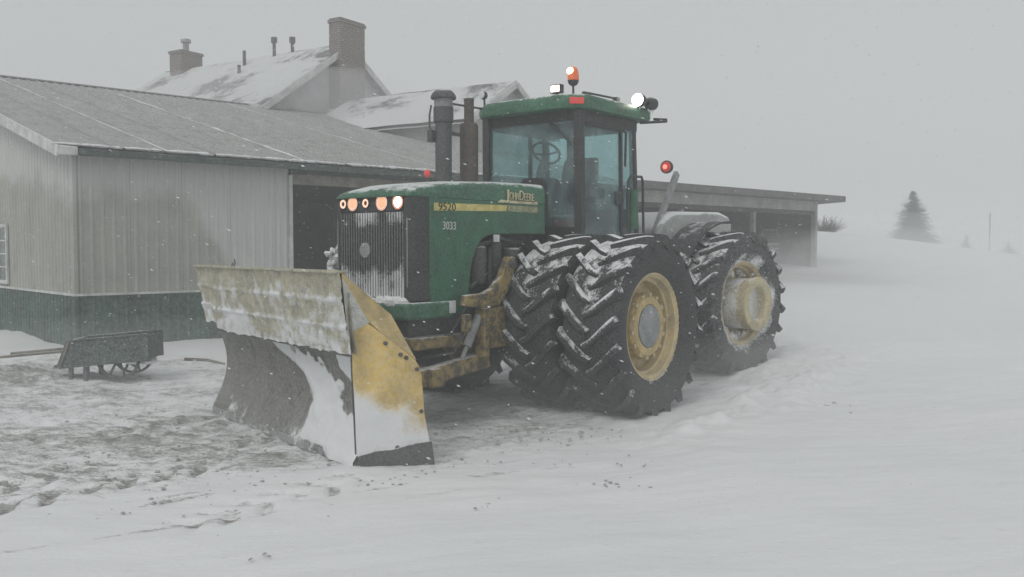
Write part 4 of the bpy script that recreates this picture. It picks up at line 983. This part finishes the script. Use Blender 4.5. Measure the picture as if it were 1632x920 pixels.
# ------------------------------------------------------------------ garden cart
def cart_world():
    return (-5.45, 12.93, Hs(-5.45, 12.93) + .09)
CA = thing('garden_cart', 'old green wooden garden cart with two spoked wheels standing before the barn', 'cart', cart_world(), R(4))
def cp(px, py): return ((px - 212) / 111.5, (607 - py) / 111.5)
sidep = [cp(133, 550), cp(252, 540), cp(253, 580), cp(119, 592)]
for yy, nm in ((-.32, 0), (.32, 1)):
    m = MB(); m.prism(sidep, yy - .014, yy + .014); part('side_board', m, M['cart'], CA, .004)
    m = MB(); a, b_ = cp(133, 550), cp(252, 540); m.beam((a[0], yy, a[1] + .012), (b_[0], yy, b_[1] + .012), .05, .024); part('top_rail', m, M['cart'], CA, .003)
    m = MB(); a, b_ = cp(133, 550), cp(119, 592); m.beam((a[0] - .008, yy - .0, a[1]), (b_[0] - .008, yy, b_[1]), .05, .03); part('edge_cleat', m, M['wood'], CA)
m = MB(); m.prism([cp(253, 578), cp(252, 574), cp(110, 586), cp(106, 592)], -.305, .305); part('bed_board', m, M['cart'], CA)
m = MB(); m.prism([cp(248, 542), cp(252, 541), cp(253, 576), cp(249, 576)], -.305, .305); part('end_board', m, M['cart'], CA)
m = MB(); m.prism([cp(127, 549), cp(131, 549), cp(117, 586), cp(113, 586)], -.30, .30); part('tail_board', m, M['cart'], CA)
m = MB()
for k in range(26): m.ball((random.uniform(-.8, .3), random.uniform(-.25, .25), .2 + random.uniform(0, .04)), (random.uniform(.06, .14), random.uniform(.05, .1), .04), 7, 5, 0, .2)
part('snow', m, M['snow_lump'], CA, kind='stuff')
for yy in (-.24, .38):
    wr = .30; wz = .27; wx_ = -.08
    m = MB(); n = 30
    for r0, r1 in ((wr, wr - .035),):
        m.lathe([(yy - .02, r1), (yy - .02, r0), (yy + .02, r0), (yy + .02, r1)], n, 'Y', (wx_, 0, wz), closed=True)
    wo_ = part('wheel', m, M['cart_wheel'], CA)
    m = MB()
    for k in range(8):
        t = 2 * math.pi * (k + .4) / 8; m.beam((wx_ + .04 * math.cos(t), yy, wz + .04 * math.sin(t)), (wx_ + (wr - .03) * math.cos(t), yy, wz + (wr - .03) * math.sin(t)), .03, .026, (0, 1, 0))
    part('spokes', m, M['cart_wheel'], wo_)
    m = MB(); m.tube([(wx_, yy - .05, wz), (wx_, yy + .05, wz)], .055, 14); part('hub', m, M['cart'], wo_)
m = MB(); m.tube([(-.08, -.24, .27), (-.08, .38, .27)], .018, 8); part('axle', m, M['steel'], CA)
for (px, yy) in ((133, -.28), (155, -.28), (133, .28), (155, .28)):
    a = cp(px, 590); m = MB(); m.box(a[0] - .026, a[0] + .026, yy - .026, yy + .026, -.12, a[1]); part('leg', m, M['cart'], CA)
for yy in (-.25, .28):
    a, b_ = cp(118, 566), cp(14, 575); m = MB(); m.tube([(a[0] + .2, yy, a[1] - .02), (a[0], yy, a[1]), (b_[0], yy, b_[1])], .018, 8); part('handle', m, M['wood'], CA)
px_, py_ = -4.55, 13.5
m = MB(); m.tube([(-.35, 0, .12), (.0, .02, .11), (.28, 0, .06)], [.025, .022, .018], 8); tag(part('wooden_pole', m, M['wood'], None, loc=(px_, py_, Hs(px_, py_) + .08), rot=(0, 0, R(-8))), 'weathered pole lying on the snow right of the garden cart', 'pole')

# ------------------------------------------------------------------ trees, bush, far pole
def conifer(name, label, x, y, h_, r_, nb, seed, lean=0, cat='tree'):
    rnd = random.Random(seed); z0 = Hs(x, y) - .15
    t = thing(name, label, cat, (x, y, z0))
    m = MB(); m.tube([(0, 0, 0), (0, 0, h_ * .5), (0, 0, h_ * .97)], [h_ * .025, h_ * .016, .008], 8); part('trunk', m, M['bark'], t)
    m = MB()
    for i in range(nb):
        f = (i + rnd.random()) / nb; f = f ** 1.12; z = h_ * (.04 + .95 * f)
        a = rnd.uniform(0, 2 * math.pi); L = r_ * ((1 - f) ** .72) * rnd.uniform(.55, 1.1) * (.72 + .62 * vnoise(a * 1.1 + seed, f * 5 + seed)) + .04
        drp = -.28 * L + rnd.uniform(-.05, .12) * L + f * .35 * L
        d = Vector((math.cos(a), math.sin(a), 0)); sd = Vector((-d.y, d.x, 0))
        ns = max(3, int(L / (h_ * .034)))
        for k in range(ns):
            q = (k + .6) / ns; c = d * (L * q) + Vector((0, 0, z + drp * q * q))
            wd = (h_ * .055) * (1.25 - .7 * q) * (1.08 - .62 * f)
            for s_ in (-1, 1):
                tip = c + sd * s_ * wd * rnd.uniform(.8, 1.7) + d * wd * rnd.uniform(.3, .9) + Vector((0, 0, rnd.uniform(-.5, .35) * wd))
                m.add([tuple(c - d * wd * .35), tuple(c + d * wd * .35 + Vector((0, 0, .2 * wd))), tuple(tip)], [(0, 1, 2)])
            up_ = c + Vector((0, 0, wd * rnd.uniform(.4, 1.0))) + d * wd * .6
            m.add([tuple(c - sd * wd * .25), tuple(c + sd * wd * .25), tuple(up_)], [(0, 1, 2)])
    part('crown', m, M['needle'], t, smooth=0); return t
conifer('spruce_tree', 'bushy spruce with full pointed crown standing alone on the snowy rise', 26.35, 60, 3.68, 1.85, 600, 21)
conifer('small_spruce_tree', 'tiny faint spruce nearer to the big spruce, upright', 37.4, 75, 1.55, .78, 170, 2)
conifer('young_spruce_tree', 'tiny faint leaning evergreen farthest to the right on the rise', 40.9, 75, 1.4, 1.15, 170, 3)
x, y = 14.5, 42; bsh = thing('bare_bush', 'bare twiggy bush half buried at the far end of the shed', 'bush', (x, y, Hs(x, y) - .1))
m = MB(); rnd = random.Random(4)
for k in range(190):
    a = rnd.uniform(0, 6.28); e = rnd.uniform(.35, 1.4); L = rnd.uniform(.35, .82); d = Vector((math.cos(a) * math.cos(e), math.sin(a) * math.cos(e), math.sin(e)))
    p = Vector((rnd.uniform(-.35, .35), rnd.uniform(-.2, .2), 0)); q = p + d * L * .55; e2 = q + (d + Vector((rnd.uniform(-.4, .4), rnd.uniform(-.4, .4), rnd.uniform(-.1, .3)))) * L * .45
    m.tube([tuple(p), tuple(q), tuple(e2)], [.014, .010, .004], 4)
part('twigs', m, M['bark'], bsh)
x, y = 45.6, 87; m = MB(); m.tube([(0, 0, -.3), (0, 0, 4.4)], [.07, .05], 8); tag(part('utility_pole', m, M['pole'], None, loc=(x, y, Hs(x, y))), 'thin faint pole standing between the two tiny evergreens', 'pole')

# ------------------------------------------------------------------ loose clods and wind-blown flakes
m = MB(); rnd = random.Random(12)
def clod(x, y, s_, flat=.6):
    z = Hs(x, y); m.ball((x, y, z + s_ * .25), (s_ * rnd.uniform(.7, 1.3), s_ * rnd.uniform(.7, 1.3), s_ * flat), 6, 4, 0, .3)
for k in range(1500):
    al = rnd.uniform(-3.0, 6.5); sdv = rnd.choice((.05, .3, .8, 1.3, 2.0, 3.0, 4.2)) + rnd.gauss(0, .25)
    x, y = -3.45 + al * LX[0] + sdv * LY[0], 6.1 + al * LX[1] + sdv * LY[1]
    if float(fbm(np.array(x * .9 + 3), np.array(y * 1.3), 4)) + (.12 if sdv > 0 else -.1) < .5 + .03 * max(0, al - 3): continue
    clod(x, y, min(.028, rnd.uniform(.005, .010) * rnd.choice((1, 1, 1, 1.6, 2.4))), .5)
for k in range(110):
    al = rnd.uniform(1, 9.5); sdv = rnd.gauss(-.75, .4); x, y = -3.45 + al * LX[0] + sdv * LY[0], 6.1 + al * LX[1] + sdv * LY[1]
    if float(fbm(np.array(x * 1.2 + 8), np.array(y * 1.2), 3)) > .5: clod(x, y, rnd.uniform(.005, .014), .4)
for (x0, y0, x1, y1, n_) in ((.5, 7.25, 2.2, 7.15, 22), (-1.2, 7.15, -.45, 7.75, 26), (-.3, 6.62, -.1, 6.7, 6), (-.75, 8.0, 2.0, 7.9, 14), (2.4, 7.3, 4.2, 7.9, 10), (-1.6, 5.5, -1.4, 5.6, 5)):
    for k in range(n_):
        f = rnd.random(); clod(x0 + (x1 - x0) * f + rnd.gauss(0, .05), y0 + (y1 - y0) * f + rnd.gauss(0, .07), rnd.uniform(.006, .018), .4)
clods = part('snow_clods', m, mat('dirty_snow_clod', (.40, .395, .38), .9, cake=.3, scale=30), None, kind='stuff')
m = MB()
for k in range(900):   # pushed-up lumps by the wheels
    u = rnd.uniform(-6.5, .6); v = 2.45 + rnd.gauss(.25, .28) if u > -2.6 else 1.7 + rnd.gauss(.4, .35)
    p = Vector((-.6157, -.788, 0)) * u + Vector((.788, -.6157, 0)) * v + Vector(TO); s_ = rnd.uniform(.008, .03); clod(p.x, p.y, s_, .6)
part('snow_lumps', m, M['snow_lump'], None, kind='stuff')
N = 9500; q = rng.random((N, 3)); pos = np.stack([-9 + 19 * q[:, 0], 4.5 + 15.5 * q[:, 1], .05 + 6.5 * q[:, 2]], -1)
vv = []; ff = []
for i in range(N):
    s_ = .0022 + .0042 * rng.random(); st = s_ * rng.uniform(1.2, 2.8); d = Vector((.93, -.1, -.35)).normalized(); a = d.orthogonal().normalized(); b_ = d.cross(a); c = Vector(pos[i]); o = len(vv)
    vv += [tuple(c + d * st), tuple(c + a * s_), tuple(c + b_ * s_), tuple(c - a * s_), tuple(c - b_ * s_), tuple(c - d * st)]
    ff += [(o, o + 1, o + 2), (o, o + 2, o + 3), (o, o + 3, o + 4), (o, o + 4, o + 1), (o + 5, o + 2, o + 1), (o + 5, o + 3, o + 2), (o + 5, o + 4, o + 3), (o + 5, o + 1, o + 4)]
me = bpy.data.meshes.new('falling_snow'); me.from_pydata(vv, [], ff); me.materials.append(M['snow_lump']); o = link('falling_snow', me); o['kind'] = 'stuff'

# ------------------------------------------------------------------ haze
m = MB(); m.box(-450, 450, -150, 450, -2.5, 11.5)
hz = bpy.data.materials.new('haze'); hz.use_nodes = True; nt = hz.node_tree; nt.nodes.remove(nt.nodes['Principled BSDF'])
pv = nt.nodes.new('ShaderNodeVolumePrincipled'); pv.inputs['Density'].default_value = .0092; pv.inputs['Color'].default_value = (.93, .95, .95, 1); pv.inputs['Anisotropy'].default_value = 0
nt.links.new(pv.outputs[0], nt.nodes['Material Output'].inputs['Volume'])
o = part('haze', m, hz, None, smooth=0, kind='stuff')

# snow streaming off the ground and roofs in the gusts: thin drifting clouds of it where the photograph shows them
def drift(c, r, dens, seed, n=28, k=16):
    m = MB(); m.ball((0, 0, 0), 1, n, k)
    out = []
    for p in m.v:
        f = 1 + .45 * (float(fbm(np.array(p[0] * 1.6 + seed), np.array(p[1] * 1.6 + p[2] * 1.3 + seed * 2), 3)) - .5) * 2
        out.append((p[0] * r[0] * f, p[1] * r[1] * f, p[2] * r[2] * f))
    m.v = out
    mt = bpy.data.materials.get('drift_%g' % dens)
    if not mt:
        mt = bpy.data.materials.new('drift_%g' % dens); mt.use_nodes = True; q = mt.node_tree; q.nodes.remove(q.nodes['Principled BSDF'])
        v = q.nodes.new('ShaderNodeVolumePrincipled'); v.inputs['Density'].default_value = dens; v.inputs['Color'].default_value = (.96, .97, .97, 1); v.inputs['Anisotropy'].default_value = 0
        q.links.new(v.outputs[0], q.nodes['Material Output'].inputs['Volume'])
    return part('blowing_snow', m, mt, None, kind='stuff', loc=c, rot=(0, 0, R(25)))
drift((8.0, 24.0, .9), (6.5, 2.6, 1.2), .05, 1)
drift((13.5, 31.0, 1.3), (7.0, 3.0, 1.3), .05, 2)
drift((23.0, 45.0, 1.5), (14.0, 4.0, 1.1), .035, 3)
drift((36.0, 62.0, 1.4), (18.0, 6.0, 1.3), .016, 4)
drift((-5.5, 29.8, 6.1), (3.6, 1.3, 1.7), .20, 5)
drift((-1.2, 27.0, 5.6), (3.0, 1.2, .9), .12, 6)
drift((-9.5, 31.0, 6.6), (3.6, 1.6, 1.2), .16, 7)
drift((-6.5, 13.6, .35), (3.4, 1.0, .55), .07, 8)
drift((20.5, 52.0, 2.6), (14.0, 5.0, 1.1), .03, 9)
drift((0.6, 11.0, .25), (4.6, 3.6, .50), .045, 10)
drift((4.6, 14.2, .45), (3.4, 2.2, .60), .07, 11)
drift((-4.2, 9.8, .20), (3.6, 3.2, .38), .035, 12)
drift((9.0, 18.0, .7), (6.0, 3.0, .70), .06, 13)
drift((9.5, 27.0, .9), (3.6, 1.8, .8), .06, 14)
drift((12.5, 29.0, .9), (4.5, 2.0, .6), .07, 15)
